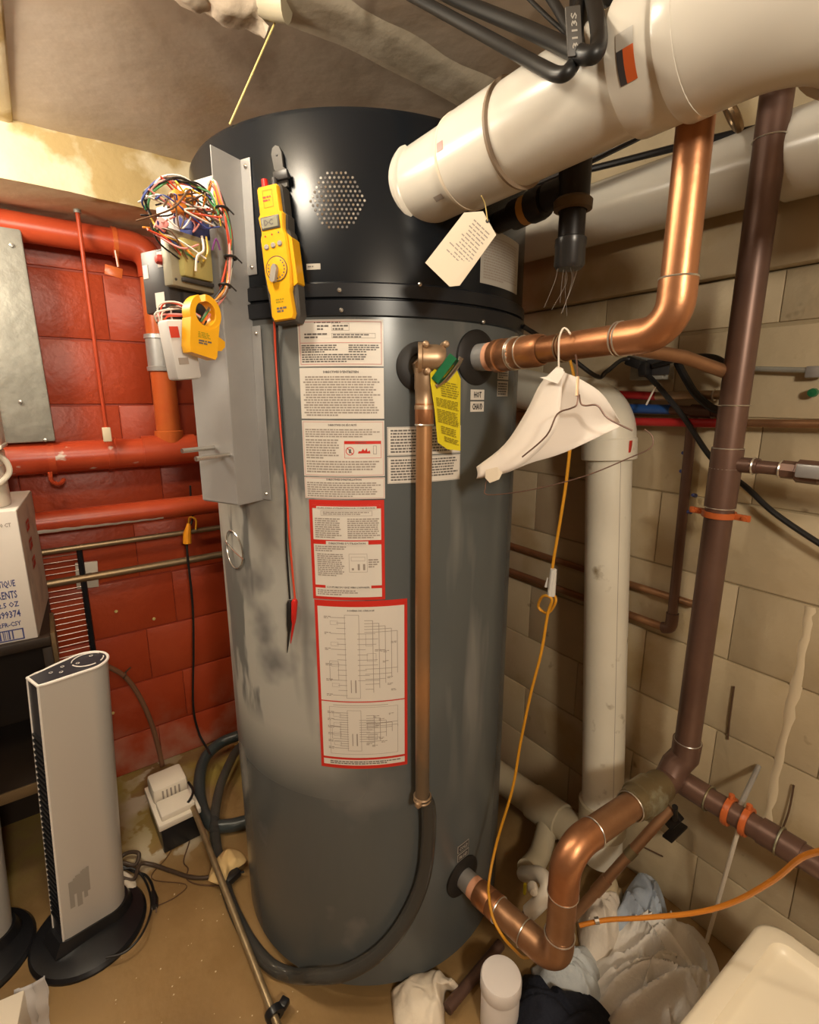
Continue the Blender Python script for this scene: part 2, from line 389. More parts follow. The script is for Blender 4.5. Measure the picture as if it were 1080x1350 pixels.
def put_lines(mb, mp, x0, x1, ytop, ybot, n, rnd, fill=0.55, last=0.5, indent=0.0):
    """n rows of small illegible print made of word-long dashes"""
    dy = (ytop - ybot) / n
    for k in range(n):
        y = ytop - dy * (k + 0.2); x = x0 + (indent if rnd.random() < .5 else 0)
        xe = x1 - (0 if k < n - 1 else (x1 - x0) * rnd.random() * last) - (x1 - x0) * 0.12 * rnd.random()
        while x < xe - 0.002:
            wl = min(rnd.uniform(0.0025, 0.009), xe - x); put_rect(mb, mp, x, y - dy * fill, x + wl, y); x += wl + 0.0012
def put_frame(mb, mp, x0, y0, x1, y1, t):
    put_rect(mb, mp, x0, y0, x1, y0 + t); put_rect(mb, mp, x0, y1 - t, x1, y1)
    put_rect(mb, mp, x0, y0, x0 + t, y1); put_rect(mb, mp, x1 - t, y0, x1, y1)

# ================================================================== STRUCTURE
CEIL = 2.025; YL = 1.92; XR = 1.24; XB = -1.7; YB = -1.5
def slab(name, c, size, m): return struct(obj(name, MB().box(c, size), m, sm=False, org=(0, 0, 0)))
slab('floor', ((XB + XR) / 2, (YB + YL) / 2, -0.04), (XR - XB + .3, YL - YB + .3, 0.08), 'floor')
mb = MB()
def cf(u, v):
    x = XB - .1 + u * (XR - XB + .2); y = YB - .1 + v * (YL - YB + .2)
    n1 = noise.noise(Vector((x * 2.2, y * 2.2, 3.1))); n2 = noise.noise(Vector((x * 7, y * 7, 9.3)))
    return (x, y, CEIL + 0.008 * n1 + 0.004 * n2 + 0.004)
mb.grid(cf, 70, 70)
ceil = struct(obj('ceiling', mb, 'ceiling', org=(0, 0, 0), solid=0.03)); ceil.modifiers[0].offset = 1 if False else -1
slab('wall_back', ((XB + XR) / 2, YB - .05, CEIL / 2), (XR - XB + .3, .1, CEIL + .1), 'far_wall')
slab('wall_side', (XB - .05, (YB + YL) / 2, CEIL / 2), (.1, YL - YB + .3, CEIL + .1), 'far_wall')

# red block wall: mortar bed plus single blocks
def block_wall(name, origin, du, outn, u0, u1, rows, L, joint, m, mm, rnd, shift0, jitter=0.0005, thick=0.03, vj=0.0016):
    """rows = [(z0, z1)]; du = unit vector along the wall, outn = normal into the room"""
    du = Vector(du); outn = Vector(outn); o = Vector(origin)
    bed = MB(); c = o + du * ((u0 + u1) / 2) - outn * 0.05
    zt = max(r[1] for r in rows); zb = min(r[0] for r in rows)
    rot = frame((0, 0, 0), du, outn, V(0, 0, 1)).to_3x3()
    bed.box(c + V(0, 0, (zt + zb) / 2), (u1 - u0, 0.09, zt - zb), rot)
    wl = struct(obj(name, bed, mm, sm=False, org=(0, 0, 0)))
    cache = {}
    for k, (z0, z1) in enumerate(rows):
        u = u0 - (shift0[k] if isinstance(shift0, list) else (shift0 + L / 2 * (k % 2))) % L
        while u < u1:
            a = max(u, u0); b = min(u + L, u1)
            if b - a > 0.03:
                key = (round(b - a, 3), round(z1 - z0, 3))
                if key not in cache:
                    t = MB().box((0, 0, 0), (b - a - vj, thick, z1 - z0 - joint), rot, 0.0022)
                    me = bpy.data.meshes.new('block'); me.from_pydata(t.v, [], t.f); me.materials.append(M[m])
                    me.polygons.foreach_set('use_smooth', [True] * len(me.polygons)); me.set_sharp_from_angle(angle=R(40))
                    cache[key] = me
                # block mesh coordinates carry their place in the object transform
                ob = bpy.data.objects.new('block', cache[key]); COL.objects.link(ob); ob.parent = wl
                p = o + du * ((a + b) / 2) - outn * (thick / 2 + rnd.uniform(0, jitter)); ob.location = (p.x, p.y, (z0 + z1) / 2)
            u += L
    return wl
rnd = random.Random(4)
rows = [(0.0, .154)] + [(.154 + .1971 * k, .154 + .1971 * (k + 1)) for k in range(9)]
block_wall('wall_left', (0, YL, 0), (1, 0, 0), (0, -1, 0), -1.66, 1.26, rows, 0.392, 0.0065, 'red_block', 'red_mortar', rnd,
           [(.7 - .391 + .96) % .392 if k % 2 == 0 else (.99 + .96) % .392 for k in range(10)])
rows = [(0.0, .196)] + [(.196 + .1867 * k, .196 + .1867 * (k + 1)) for k in range(7)] + [(1.507, 1.609)]
wr = block_wall('wall_right', (XR, 0, 0), (0, 1, 0), (-1, 0, 0), -1.5, 1.93, rows, 0.40, 0.0045, 'cream', 'cream_mortar', rnd, 0.05)
obj('beam', MB().box((XR + .05 - .012, .2, 1.82), (.124, 3.5, .418), bev=.006), 'cream', wr)
cs = [V(*p) for p in smooth([(1.240,0.315,0.939), (1.240,0.314,0.854), (1.240,0.316,0.710), (1.240,0.319,0.556), (1.240,0.322,0.402)], 6)]
rcs = random.Random(5); wcs = [(rcs.uniform(.006, .013), rcs.uniform(.006, .012), rcs.uniform(.001, .003)) for _ in cs]
def csf(u, v):
    i_ = int(round(v * (len(cs) - 1))); l_, r_, t_ = wcs[i_]; y_ = (-l_, -l_ * .6, 0, r_ * .6, r_)[int(round(u * 4))]; d_ = (0.0, .7, 1, .7, 0)[int(round(u * 4))]
    return (XR + .0008 - (.0015 + t_) * d_, cs[i_].y + y_, cs[i_].z)
obj('caulk_seam', MB().grid(csf, 4, len(cs) - 1), 'caulk', wr)
# left concrete beam (bulkhead) over the red wall
mb = MB()
def bmf(u, v):   # front face and soffit as one skin
    x = XB + u * (XR + .05 - XB); k = 0.006 * noise.noise(Vector((x * 5, v * 3, 0))) + 0.003 * noise.noise(Vector((x * 17, v * 11, 2)))
    if v < 0.5: return (x, 1.645 + k, CEIL + .02 - (CEIL + .02 - 1.86) * v * 2 - (0.004 * k))
    return (x, 1.645 + (YL + .02 - 1.645) * (v - .5) * 2, 1.86 + k)
mb.grid(bmf, 90, 24)
struct(obj('trim_1', mb, 'beam', org=(0, 0, 0), ang=50))
# ceiling downstand running with the red wall, and the edge strip at the far left
mb = MB()
def dsf(u, v):
    x = -0.2 + u * 1.45; prof = [(-.085, CEIL + .01), (-.07, CEIL - .022), (-.03, CEIL - .036), (.03, CEIL - .036), (.075, CEIL - .024), (.09, CEIL + .01)]
    i = min(int(v * 5), 4); f = v * 5 - i
    yy = prof[i][0] * (1 - f) + prof[i + 1][0] * f; zz = prof[i][1] * (1 - f) + prof[i + 1][1] * f
    y0 = (0.472,0.915,2.000)[1] + ((0.889,0.945,2.000)[1] - (0.472,0.915,2.000)[1]) * (x - (0.472,0.915,2.000)[0]) / ((0.889,0.945,2.000)[0] - (0.472,0.915,2.000)[0])
    return (x, y0 + yy, zz + .004 * noise.noise(Vector((x * 6, yy * 9, 1))))
mb.grid(dsf, 50, 20)
struct(obj('trim_2', mb, 'beam_dull', org=(0, 0, 0)))
mb = MB().box((-.165, 1.16, CEIL - .01), (.40, 1.0, .06), None, .012)
struct(obj('trim_3', mb, 'beam', org=(0, 0, 0)))
# lumpy wrapped pipe under the ceiling
wp = thing('wrapped_pipe', 'lumpy plaster-wrapped pipe under the ceiling at the top left', 'pipe', (0.326,0.960,1.970))
A = Vector((0.173,0.984,2.005)); B = Vector((0.388,0.971,2.000))
pts = [A.lerp(B, i / 26) for i in range(27)]
mb = MB().tube(pts, .036, 22)
mb.v = [tuple(Vector(p) + Vector(noise.noise_vector(Vector(p) * 18)) * .020 + Vector(noise.noise_vector(Vector(p) * 45)) * .010) for p in mb.v]
obj('wrap', mb, 'plaster', wp, ang=60)
d = (B - A).normalized()
obj('pipe', MB().tube([B - d * .03, Vector((0.411,0.921,1.985))], .024, 16), 'pvc_dim', wp)

# ================================================================== WATER HEATER
TC = V(0.64563, 1.08305, 0); TR = 0.356
def C(th, z, r=TR):          # th in degrees from -Y towards +X
    return V(TC.x + r * sin(R(th)), TC.y - r * cos(R(th)), z)
def cframe(th, z, r=TR):     # x = along the skin (to the right), y = up, z = outward
    return frame(C(th, z, r), V(cos(R(th)), sin(R(th)), 0), V(0, 0, 1), V(sin(R(th)), -cos(R(th)), 0))
def theta(p): return math.degrees(math.atan2(p[0] - TC.x, TC.y - p[1]))
wh = thing('water_heater', 'tall grey cylindrical gas water heater with black top shroud and French instruction labels', 'water heater', TC)
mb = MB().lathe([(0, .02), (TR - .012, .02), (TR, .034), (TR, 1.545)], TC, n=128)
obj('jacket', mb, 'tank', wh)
mb = MB().lathe([(TR + .002, 1.50), (TR + .002, 1.790), (TR - .004, 1.80), (0.06, 1.803), (0, 1.803)], TC, n=128)
obj('shroud', mb, 'black', wh)
mb = MB().lathe([(TR, 1.492), (TR + .008, 1.494), (TR + .009, 1.517), (TR + .002, 1.520)], TC, n=128)
obj('seam_band', mb, 'band', wh)
mb = MB().lathe([(TR + .001, 1.5205), (TR + .0075, 1.5225), (TR + .007, 1.543), (TR + .001, 1.547)], TC, n=128)
obj('seam_band', mb, 'band', wh)
sh = [(0.426,0.792,1.501), (0.424,0.793,1.532), (0.680,0.720,1.495), (0.545,0.735,1.545), (0.309,0.941,1.489)]
for p in sh:
    f = cframe(theta(p), p[2], TR + .009)
    obj('screw', MB().lathe([(0, .002), (.0022, .0018), (.0036, .0004), (.0036, -.002)], f.translation, f.col[2].xyz, 10), 'steel', wh)
# vent grille: small holes in a disc pattern
mb = MB(); gc = Vector((0.429,0.800,1.667)); gth = theta(gc); g0 = gc.z
rr = 0.043; sp = 0.0072; n = 0
for j in range(-7, 8):
    for i in range(-8, 9):
        x = (i + (j % 2) * .5) * sp; y = j * sp * .9
        if x * x + y * y <= rr * rr * 1.02:
            f = cframe(gth + math.degrees(x / TR), g0 + y, TR + .0022)
            mb.cur = (hash((i * 7 + 3, j * 13)) % 3)  # light caught in the holes is put into bright and dark discs
            mb.lathe([(.0022, 0), (.0020, .0003), (0, .0003)], f.translation, f.col[2].xyz, 8)
o = obj('vent_holes', mb, ['steel', 'ink_grey', 'chrome'], wh); o['kind'] = 'stuff'
# labels on the skin
def cyl_label(name, th0, th1, z0, z1, m, r=TR, off=.0007, label=None, kind=None):
    W = R(th1 - th0) * r; Hh = z1 - z0
    mb = MB(); nu = max(4, int(W / .008))
    pts = [(0, 0), (1, 0), (1, 1), (0, 1)]
    mb.grid(lambda u, v: C(th0 + (th1 - th0) * u, z0 + Hh * v, r + off), nu, 2)
    mb.grid(lambda u, v: C(th0 + (th1 - th0) * u, z0 + Hh * v, r + .0001), nu, 2)
    o = obj(name, mb, m, wh)
    if label: o['label'] = label
    def mp(x, y, k=1): return C(th0 + math.degrees(x / r), z0 + y, r + off + .0003 * k)
    return o, mp, W, Hh
def lettering(o, mb, ms): return obj('lettering', mb, ms, o, sm=False)

T0, T1 = -49.7, -26.0
rn = random.Random(2)
# 1 rating plate
o, mp, W, Hh = cyl_label('rating_label', T0, T1, 1.412, 1.488, 'label', label='label with red frame lines and model boxes')
mb = MB(); mb.cur = 1; put_frame(mb, mp, .003, .003, W - .003, Hh - .003, .0012); put_rect(mb, mp, .004, .038, W - .004, .0392)
mb.cur = 2; put_frame(mb, mp, .06, .058, .09, .070, .0006); put_frame(mb, mp, .06, .046, .134, .054, .0006)
mb.cur = 0; put_lines(mb, mp, .03, .118, .0725, .0695, 1, rn); put_lines(mb, mp, .035, .058, .068, .058, 2, rn); put_lines(mb, mp, .062, .088, .068, .058, 2, rn)
put_lines(mb, mp, .012, .058, .055, .045, 2, rn); put_lines(mb, mp, .062, .13, .053, .046, 2, rn)
put_lines(mb, mp, .006, .07, .036, .022, 4, rn); put_lines(mb, mp, .088, W - .005, .036, .022, 4, rn); put_lines(mb, mp, .006, W - .02, .021, .006, 4, rn)
lettering(o, mb, ['ink_grey', 'ink_pink', 'ink_soft'])
# 2 maintenance
o, mp, W, Hh = cyl_label('instruction_label', T0, T1, 1.3235, 1.4095, 'label', label='white maintenance instructions label')
mb = MB(); put_text(mb, STR[0], mp, W / 2, .0772, h=.0042); mb.cur = 1; put_lines(mb, mp, .006, W - .006, .073, .004, 16, rn, indent=.004); lettering(o, mb, ['ink_grey', 'ink_soft'])
# 3 safety
o, mp, W, Hh = cyl_label('instruction_label', T0, T1, 1.2215, 1.3205, 'label', label='white safety label with pink frame and flame pictogram')
mb = MB(); put_text(mb, STR[1], mp, W / 2, .0895, h=.0042); mb.cur = 1; put_lines(mb, mp, .006, W - .006, .085, .069, 4, rn)
put_lines(mb, mp, .006, .068, .067, .031, 8, rn); put_lines(mb, mp, .006, W - .006, .029, .006, 5, rn)
mb.cur = 2; put_frame(mb, mp, .002, .002, W - .002, Hh - .002, .0009)
mb.cur = 3; put_rect(mb, mp, .076, .058, W - .006, .0635); put_frame(mb, mp, .076, .033, W - .006, .0635, .0006)
for i in range(20):
    a = 2 * pi * i / 20; b = 2 * pi * (i + 1) / 20
    mb.add([mp(.086 + .0075 * cos(a), .0455 + .0075 * sin(a)), mp(.086 + .0075 * cos(b), .0455 + .0075 * sin(b)), mp(.086 + .0062 * cos(b), .0455 + .0062 * sin(b)), mp(.086 + .0062 * cos(a), .0455 + .0062 * sin(a))], [(0, 1, 2, 3)])
mb.add([mp(.0805, .051), mp(.0815, .052), mp(.0915, .040), mp(.0905, .039)], [(0, 1, 2, 3)])
mb.add([mp(.100, .0415), mp(.122, .0415), mp(.121, .047), mp(.117, .0445), mp(.116, .051), mp(.112, .046), mp(.109, .050), mp(.106, .0455), mp(.1015, .0455)], [tuple(range(9))])
mb.cur = 0; put_rect(mb, mp, .084, .042, .088, .049); put_frame(mb, mp, .127, .040, .133, .055, .0006); put_text(mb, 'ATTENTION', lambda x, y: mp(x, y, 2), .105, .0595, h=.0026)
lettering(o, mb, ['ink_grey', 'ink_soft', 'ink_pink', 'label_red'])
# 4 installation
o, mp, W, Hh = cyl_label('instruction_label', T0, T1, 1.1805, 1.2195, 'label', label='white installation instructions label')
mb = MB(); put_text(mb, STR[2], mp, W / 2, .0335, h=.0038); mb.cur = 1; put_lines(mb, mp, .005, W - .005, .031, .003, 7, rn)
mb.cur = 2; put_frame(mb, mp, .0015, .0012, W - .0015, Hh - .001, .0008); lettering(o, mb, ['ink_grey', 'ink_soft', 'ink_pink'])
# 5 red operating label
a0, a1 = -48.6, -26.3
o, mp, W, Hh = cyl_label('operating_label', a0, a1, .985, 1.178, 'label_red', label='red bordered operating instructions label')
mb = MB(); put_rect(mb, mp, .006, .118, W - .006, .184); put_rect(mb, mp, .006, .029, W - .006, .112); put_rect(mb, mp, .006, .006, W - .006, .024)
mp2 = lambda x, y: mp(x, y, 2)
mb.cur = 1; put_rect(mb, mp2, .006, .1775, W - .006, .184); put_rect(mb, mp2, .006, .1095, .030, .1145); put_rect(mb, mp2, W - .03, .1095, W - .006, .1145); put_rect(mb, mp2, .006, .0235, .026, .029); put_rect(mb, mp2, W - .026, .0235, W - .006, .029)
mp3 = lambda x, y: mp(x, y, 3)
mb.cur = 0; put_rect(mb, mp3, .014, .1765, W - .014, .1815); put_rect(mb, mp3, .03, .108, W - .03, .116); put_rect(mb, mp3, .026, .022, W - .026, .030)
mp4 = lambda x, y: mp(x, y, 4)
mb.cur = 2; put_text(mb, STR[3], mp4, W / 2, .1772, h=.0034, wd=.106); put_text(mb, STR[4], mp4, W / 2, .1102, h=.0036, wd=.068); put_text(mb, STR[5], mp4, W / 2, .0243, h=.0034, wd=.082)
mb.cur = 3; put_frame(mb, mp2, .022, .164, W - .022, .1735, .0006); put_lines(mb, mp2, .026, W - .026, .172, .1655, 2, rn)
put_lines(mb, mp2, .010, .060, .160, .121, 10, rn); put_lines(mb, mp2, .071, W - .008, .160, .121, 10, rn)
put_lines(mb, mp2, .009, .070, .107, .095, 3, rn); put_lines(mb, mp2, .012, .064, .092, .047, 12, rn); put_lines(mb, mp2, .01, .09, .0205, .009, 3, rn)
put_frame(mb, mp2, .072, .056, .106, .092, .0006); put_frame(mb, mp2, .076, .078, .102, .086, .0005)
for q in (.077, .088, .098): put_rect(mb, mp2, q, .060, q + .004, .064 + .008 * (q > .08))
put_lines(mb, mp2, .108, .128, .082, .064, 4, rn)
lettering(o, mb, ['label', 'label_red', 'ink_grey', 'ink_soft'])
# 6 wiring diagram label
a0, a1 = -48.3, -19.4
o, mp, W, Hh = cyl_label('wiring_label', a0, a1, .615, .983, 'label_red', label='large red bordered wiring diagram label')
mp2 = lambda x, y: mp(x, y, 2); L = Hh
mb = MB(); put_rect(mb, mp, .006, .155, W - .006, L - .012); put_rect(mb, mp, .006, .026, W - .006, .1525); put_rect(mb, mp, .006, .008, W - .006, .021)
mb.cur = 1; put_text(mb, STR[6], mp2, W / 2, L - .021, h=.004, wd=.052)
put_lines(mb, mp2, .02, W - .012, .0185, .010, 2, rn)
def hline(x0, x1, y, t=.0005): put_rect(mb, mp2, x0, y - t, x1, y + t)
def vline(x, y0, y1, t=.0005): put_rect(mb, mp2, x - t, y0, x + t, y1)
mb.cur = 2
def diagram(yb, yt, sc):
    put_frame(mb, mp2, .058, yb, .086, yt, .0007)
    n = 16
    for k in range(n):
        y = yt - .006 - (yt - yb - .012) * k / (n - 1)
        hline(.030 if k % 3 == 0 else .042, .060, y)
        if k % 3 == 0: put_lines(mb, mp2, .018, .032, y + .003, y - .003, 2, rn)
        if k % 4 == 1: put_frame(mb, mp2, .030, y - .004, .045, y + .004, .0005)
        if 2 < k < 13: hline(.082, .096 + .03 * rn.random(), y)
    put_frame(mb, mp2, .026, yb + .03 * sc, .044, yb + .062 * sc, .0008)
    for k in range(5):
        x = .112 + .012 * k; y1 = yt - .012 - .006 * k; vline(min(x, W - .02), yb + .012 + .01 * k, y1); hline(.096, min(x, W - .02), y1); hline(.096, min(x, W - .02), yb + .02 + .011 * k)
    put_frame(mb, mp2, .098, yt - .05 * sc, .112, yt - .03 * sc, .0006); put_frame(mb, mp2, .1, yt - .075 * sc, .118, yt - .062 * sc, .0006)
    for k in range(8):
        x = rn.uniform(.09, W - .03); y = rn.uniform(yb, yt - .01); put_lines(mb, mp2, x, x + .012, y + .003, y - .002, 2, rn)
    vline(.077, yb + .012, yb + .04, .0012); vline(.068, yb + .012, yb + .04, .0008)
diagram(.162, L - .028, 1.3)
diagram(.042, .135, .9)
put_frame(mb, mp2, .022, .034, W - .02, .142, .0006); hline(.03, .14, .146)
lettering(o, mb, ['label', 'ink_grey', 'ink_soft'])
# 7 caution labels beside the relief pipe
for (z0, z1, lb) in ((1.258, 1.309, 'grey caution print label, upper of the pair'), (1.2075, 1.256, 'grey caution print label, lower of the pair')):
    o, mp, W, Hh = cyl_label('caution_label', -25.2, -1.5, z0, z1, 'label_grey' if False else 'label', label=lb)
    mb = MB(); put_frame(mb, mp, .001, .001, W - .001, Hh - .001, .0005); put_lines(mb, mp, .006, W - .005, Hh - .004, .004, 8, rn); lettering(o, mb, ['ink_grey'])
for (s, z0, z1) in (('HOT', 1.3555, 1.3745), ('CHAUD', 1.3335, 1.3525)):
    o, mp, W, Hh = cyl_label('outlet_label', 2.2, 8.3, z0, z1, 'label')
    mb = MB(); put_text(mb, s, mp, W / 2, .0035, h=.012, wd=.021 if s == 'HOT' else .029); lettering(o, mb, ['ink'])
for (s, z0, z1) in (('COLD', .325, .345), ('FROID', .301, .321)):
    o, mp, W, Hh = cyl_label('inlet_label', 1.6, 7.6, z0, z1, 'label_grey')
    mb = MB(); put_rect(mb, mp, .0015, .0015, W - .0015, Hh - .0015); mb.cur = 1; put_text(mb, s, lambda x, y: mp(x, y, 2), W / 2, .005, h=.010, wd=.028); lettering(o, mb, ['ink', 'label_grey'])
for (z0, z1) in ((1.395, 1.42), (1.362, 1.392)):
    o, mp, W, Hh = cyl_label('small_label', 15.5, 23.5, z0, z1, 'label_grey')
    mb = MB(); put_lines(mb, mp, .003, W - .003, Hh - .003, .002, 5, rn); lettering(o, mb, ['ink'])
o, mp, W, Hh = cyl_label('shroud_label', 4.5, 27.5, 1.562, 1.655, 'label_grey', r=TR + .002, label='large grey print label on the black shroud')
mb = MB(); put_lines(mb, mp, .008, W - .008, Hh - .01, .008, 16, rn); lettering(o, mb, ['ink_soft'])
o, mp, W, Hh = cyl_label('name_plate', -46.2, -42.4, 1.5655, 1.5745, 'label_grey', r=TR + .002)
mb = MB(); put_lines(mb, mp, .002, W - .002, Hh - .0025, .0025, 1, rn); lettering(o, mb, ['ink_grey'])
# oval emblem on the left of the jacket
ec = Vector((0.292,1.041,1.050)); f = cframe(theta(ec), ec.z, TR + .0012)
mb = MB()
ring = [C(theta(ec) + math.degrees(.040 * cos(a) / TR), ec.z + .040 * sin(a), TR + .002) for a in [2 * pi * i / 40 for i in range(40)]]
mb.tube(ring, .0014, 6, closed=True)
hw = [C(theta(ec) + math.degrees(x / TR), ec.z + y, TR + .002) for x, y in ((-.045, .008), (-.02, .004), (.01, -.004), (.042, -.012))]
mb.tube(smooth(hw), .002, 6)
obj('emblem', mb, 'steel', wh)
# gaskets, nipples
def gasket(th, z, ro, ri):
    f = cframe(th, z, TR - .004)
    return obj('gasket', MB().lathe([(ri, .002), (ri + .004, .012), (ro - .008, .011), (ro, .006), (ro, -.02)], f.translation, f.col[2].xyz, 36), 'rubber', wh)
HT = 4.3; gasket(HT, 1.432, .050, .021)
gasket(-15.6, 1.412, .043, .020)
gasket(4.6, .25, .050, .022)
for th, z, ln in ((HT, 1.432, .050), (4.6, .25, .052)):
    f = cframe(th, z, TR)
    obj('nipple', MB().lathe([(0, -.01), (.0245, -.01), (.0245, ln - .018)], f.translation, f.col[2].xyz, 28), 'galv', wh)
    obj('nipple_liner', MB().lathe([(.0252, ln - .018), (.0255, ln), (0, ln)], f.translation, f.col[2].xyz, 28), 'peach', wh)
f = cframe(-15.6, 1.412, TR)

# ---- control box on the left of the heater (opened, wiring exposed)
BT = -64.7
n_ = V(sin(R(BT)), -cos(R(BT)), 0); t_ = V(cos(R(BT)), sin(R(BT)), 0)     # outward, and along the skin to the right
b0 = C(BT, 0)
BD = .064; BW = .093
def BX(u, d, z): return b0 + t_ * u + n_ * d + V(0, 0, z)   # u<0 goes to the back-left
cb = obj('control_box', MB(), 'greybox', wh) if False else None
mb = MB()
def bbox(mb, u0, u1, d0, d1, z0, z1, bev=.0008):
    c = BX((u0 + u1) / 2, (d0 + d1) / 2, (z0 + z1) / 2)
    mb.box(c, (u1 - u0, d1 - d0, z1 - z0), frame((0, 0, 0), t_, n_, V(0, 0, 1)).to_3x3(), bev)
bbox(mb, -.0018, 0, -.004, BD, 1.172, 1.742)                 # right side sheet
bbox(mb, -BW, -.0018, BD - .0018, BD, 1.172, 1.70)          # component plate
bbox(mb, -BW, -BW + .0018, -.02, BD - .0018, 1.172, 1.66)
bbox(mb, -BW, 0, -.01, BD - .002, 1.170, 1.172)
cb = obj('control_box', mb, 'greybox', wh, sm=False)
cb['label'] = 'grey sheet-metal control box with open wiring'
for (z0, z1) in ((1.565, 1.742), (1.172, 1.482)):
    mb = MB(); bbox(mb, 0, .021, .0022, .0042, z0, z1); obj('flange', mb, 'greybox', cb, sm=False)
    for z in (z0 + .012, z1 - .012):
        obj('screw', MB().lathe([(0, .0045), (.002, .004), (.0034, .0022), (.0034, 0)], BX(.012, .004, z), n_, 10), 'steel', cb)
for z, l, u in ((1.272, .066, -.050), (1.261, .070, -.012)):
    obj('stud', MB().tube([BX(u, BD, z), BX(u, BD + l, z)], .0042, 10), 'steel', cb)
# dark lower panel strips on the plate
# transformer: laminated frame with amber winding
tr = MB(); bbox(tr, -.034, -.014, BD + .002, BD + .080, 1.527, 1.607, .002)
tr.cur = 1; bbox(tr, -.040, -.003, BD + .010, BD + .066, 1.541, 1.597, .005)
tr.cur = 2; bbox(tr, -.012, -.004, BD + .010, BD + .066, 1.534, 1.540, .001)
for dq in (.008, .074):
    tr.cur = 2; tr.lathe([(.002, 0), (.0018, .0012), (0, .0012)], BX(-.014, BD + dq, 1.536), t_, 8)
obj('transformer', tr, ['transformer', 'amber', 'darkplastic'], cb)
mb = MB(); bbox(mb, -.100, -.038, BD, BD + .070, 1.492, 1.585, .003); bbox(mb, -.080, -.030, BD, BD + .050, 1.462, 1.524, .003)
mb.cur = 1; bbox(mb, -.0985, -.098, BD + .01, BD + .03, 1.53, 1.55, 0); bbox(mb, -.072, -.050, BD + .070, BD + .0705, 1.500, 1.522, 0); bbox(mb, -.096, -.084, BD + .070, BD + .0705, 1.545, 1.565, 0); bbox(mb, -.058, -.046, BD + .070, BD + .0705, 1.558, 1.580, 0)
obj('relay_module', mb, ['darkplastic', 'label'], cb)
mb = MB(); bbox(mb, -.085, -.045, BD, BD + .045, 1.612, 1.655, .003); mb.cur = 1; bbox(mb, -.050, -.016, BD, BD + .034, 1.607, 1.640, .003)
obj('switch_block', mb, ['boardgrey', 'wire_blue'], cb)
# grey igniter module hanging on its wires
def hframe(p, yaw, roll): return Matrix.Translation(Vector(p)) @ Matrix.Rotation(R(yaw), 4, 'Z') @ Matrix.Rotation(R(roll), 4, 'Y')
im = MB(); m4 = hframe((0.187,0.875,1.431), 18, -6)
im.box(m4 @ V(0, 0, 0), (.042, .030, .088), m4.to_3x3(), .005); im.cur = 1
im.box(m4 @ V(-.012, -.0152, .026), (.014, .001, .016), m4.to_3x3()); im.cur = 2
im.box(m4 @ V(-.006, -.0152, -.016), (.016, .0008, .010), m4.to_3x3())
ig = obj('igniter_module', im, ['boardgrey', 'ink_red', 'ink_soft'], cb)
# red plastic terminal lump and orange connector
mb = MB().box((0.214,0.879,1.641), (.040, .02, .03), Matrix.Rotation(R(20), 3, 'Z'), .004); obj('connector', mb, 'wire_orange', cb)
mb = MB().box((0.179,0.882,1.607), (.016, .02, .018), Matrix.Rotation(R(30), 3, 'Y'), .004); obj('connector', mb, 'wire_pink', cb)
mb = MB().box((0.182,0.912,1.567), (.02, .02, .012), None, .004); obj('connector', mb, 'ink_red', cb)
# wires
rw = random.Random(11)
def wire(pts, m, r=.0016, jit=0.0):
    P = [Vector(p) + V(rw.uniform(-jit, jit), rw.uniform(-jit, jit), rw.uniform(-jit, jit)) for p in pts]
    return obj('wire', MB().tube(smooth(P, 5), r, 6), m, cb)
loop = [(0.247,0.881,1.656), (0.252,0.864,1.675), (0.262,0.856,1.646), (0.269,0.854,1.608), (0.268,0.854,1.565), (0.256,0.853,1.523), (0.237,0.853,1.496), (0.220,0.854,1.474)]
for k, m in enumerate(['wire_red', 'wire_white', 'wire_brown', 'wire_orange', 'wire_black', 'wire_green', 'wire_red', 'wire_white', 'wire_pink']):
    wire(loop, m, .0017, .0045)
top = [(0.164,0.885,1.621), (0.159,0.876,1.641), (0.182,0.871,1.662), (0.212,0.875,1.673), (0.235,0.874,1.668), (0.250,0.870,1.654), (0.260,0.862,1.635)]
for k, m in enumerate(['wire_green', 'wire_green', 'wire_black', 'wire_white', 'wire_brown', 'wire_black', 'wire_pink', 'wire_blue']):
    wire(top, m, .0015, .006)
cols = ['wire_brown', 'wire_white', 'wire_red', 'wire_black', 'wire_orange', 'wire_brown', 'wire_green', 'wire_pink', 'wire_yellow', 'wire_blue']
for k in range(22):
    a = Vector((0.168,0.879,1.627)) if k % 2 else Vector((0.196,0.878,1.652))
    b = Vector((0.256,0.868,1.630)); c = a.lerp(b, .5)
    j = lambda s: V(rw.uniform(-s, s), rw.uniform(-s, s) * .7, rw.uniform(-s, s) * 1.1)
    wire([a + j(.022), a.lerp(b, .3) + j(.026), c + j(.028), a.lerp(b, .7) + j(.024), b + j(.016)], cols[k % 10], .0013)
for k in range(10):
    a = Vector((0.166,0.879,1.607)); b = Vector((0.220,0.878,1.574))
    j = lambda s: V(rw.uniform(-s, s), rw.uniform(-s, s), rw.uniform(-s, s))
    wire([a + j(.012), a.lerp(b, .4) + j(.014) + V(0, 0, -.006), b + j(.016)], cols[(k * 3 + 1) % 10], .0014)
for k in range(10):
    a = Vector((0.172,0.883,1.472)); b = Vector((0.215,0.858,1.480))
    j = lambda s: V(rw.uniform(-s, s), rw.uniform(-s, s), rw.uniform(-s, s))
    wire([a + j(.012) + V(0, 0, -.014), a + j(.012) + V(-.002, 0, .012), a.lerp(b, .5) + j(.014) + V(0, 0, .01), b + j(.006)], ['wire_white', 'wire_red', 'wire_pink', 'wire_brown', 'wire_white'][k % 5], .0014)
wire([(0.234,0.874,1.600), (0.232,0.864,1.578), (0.220,0.857,1.566), (0.216,0.856,1.545)], 'wire_white', .0018)
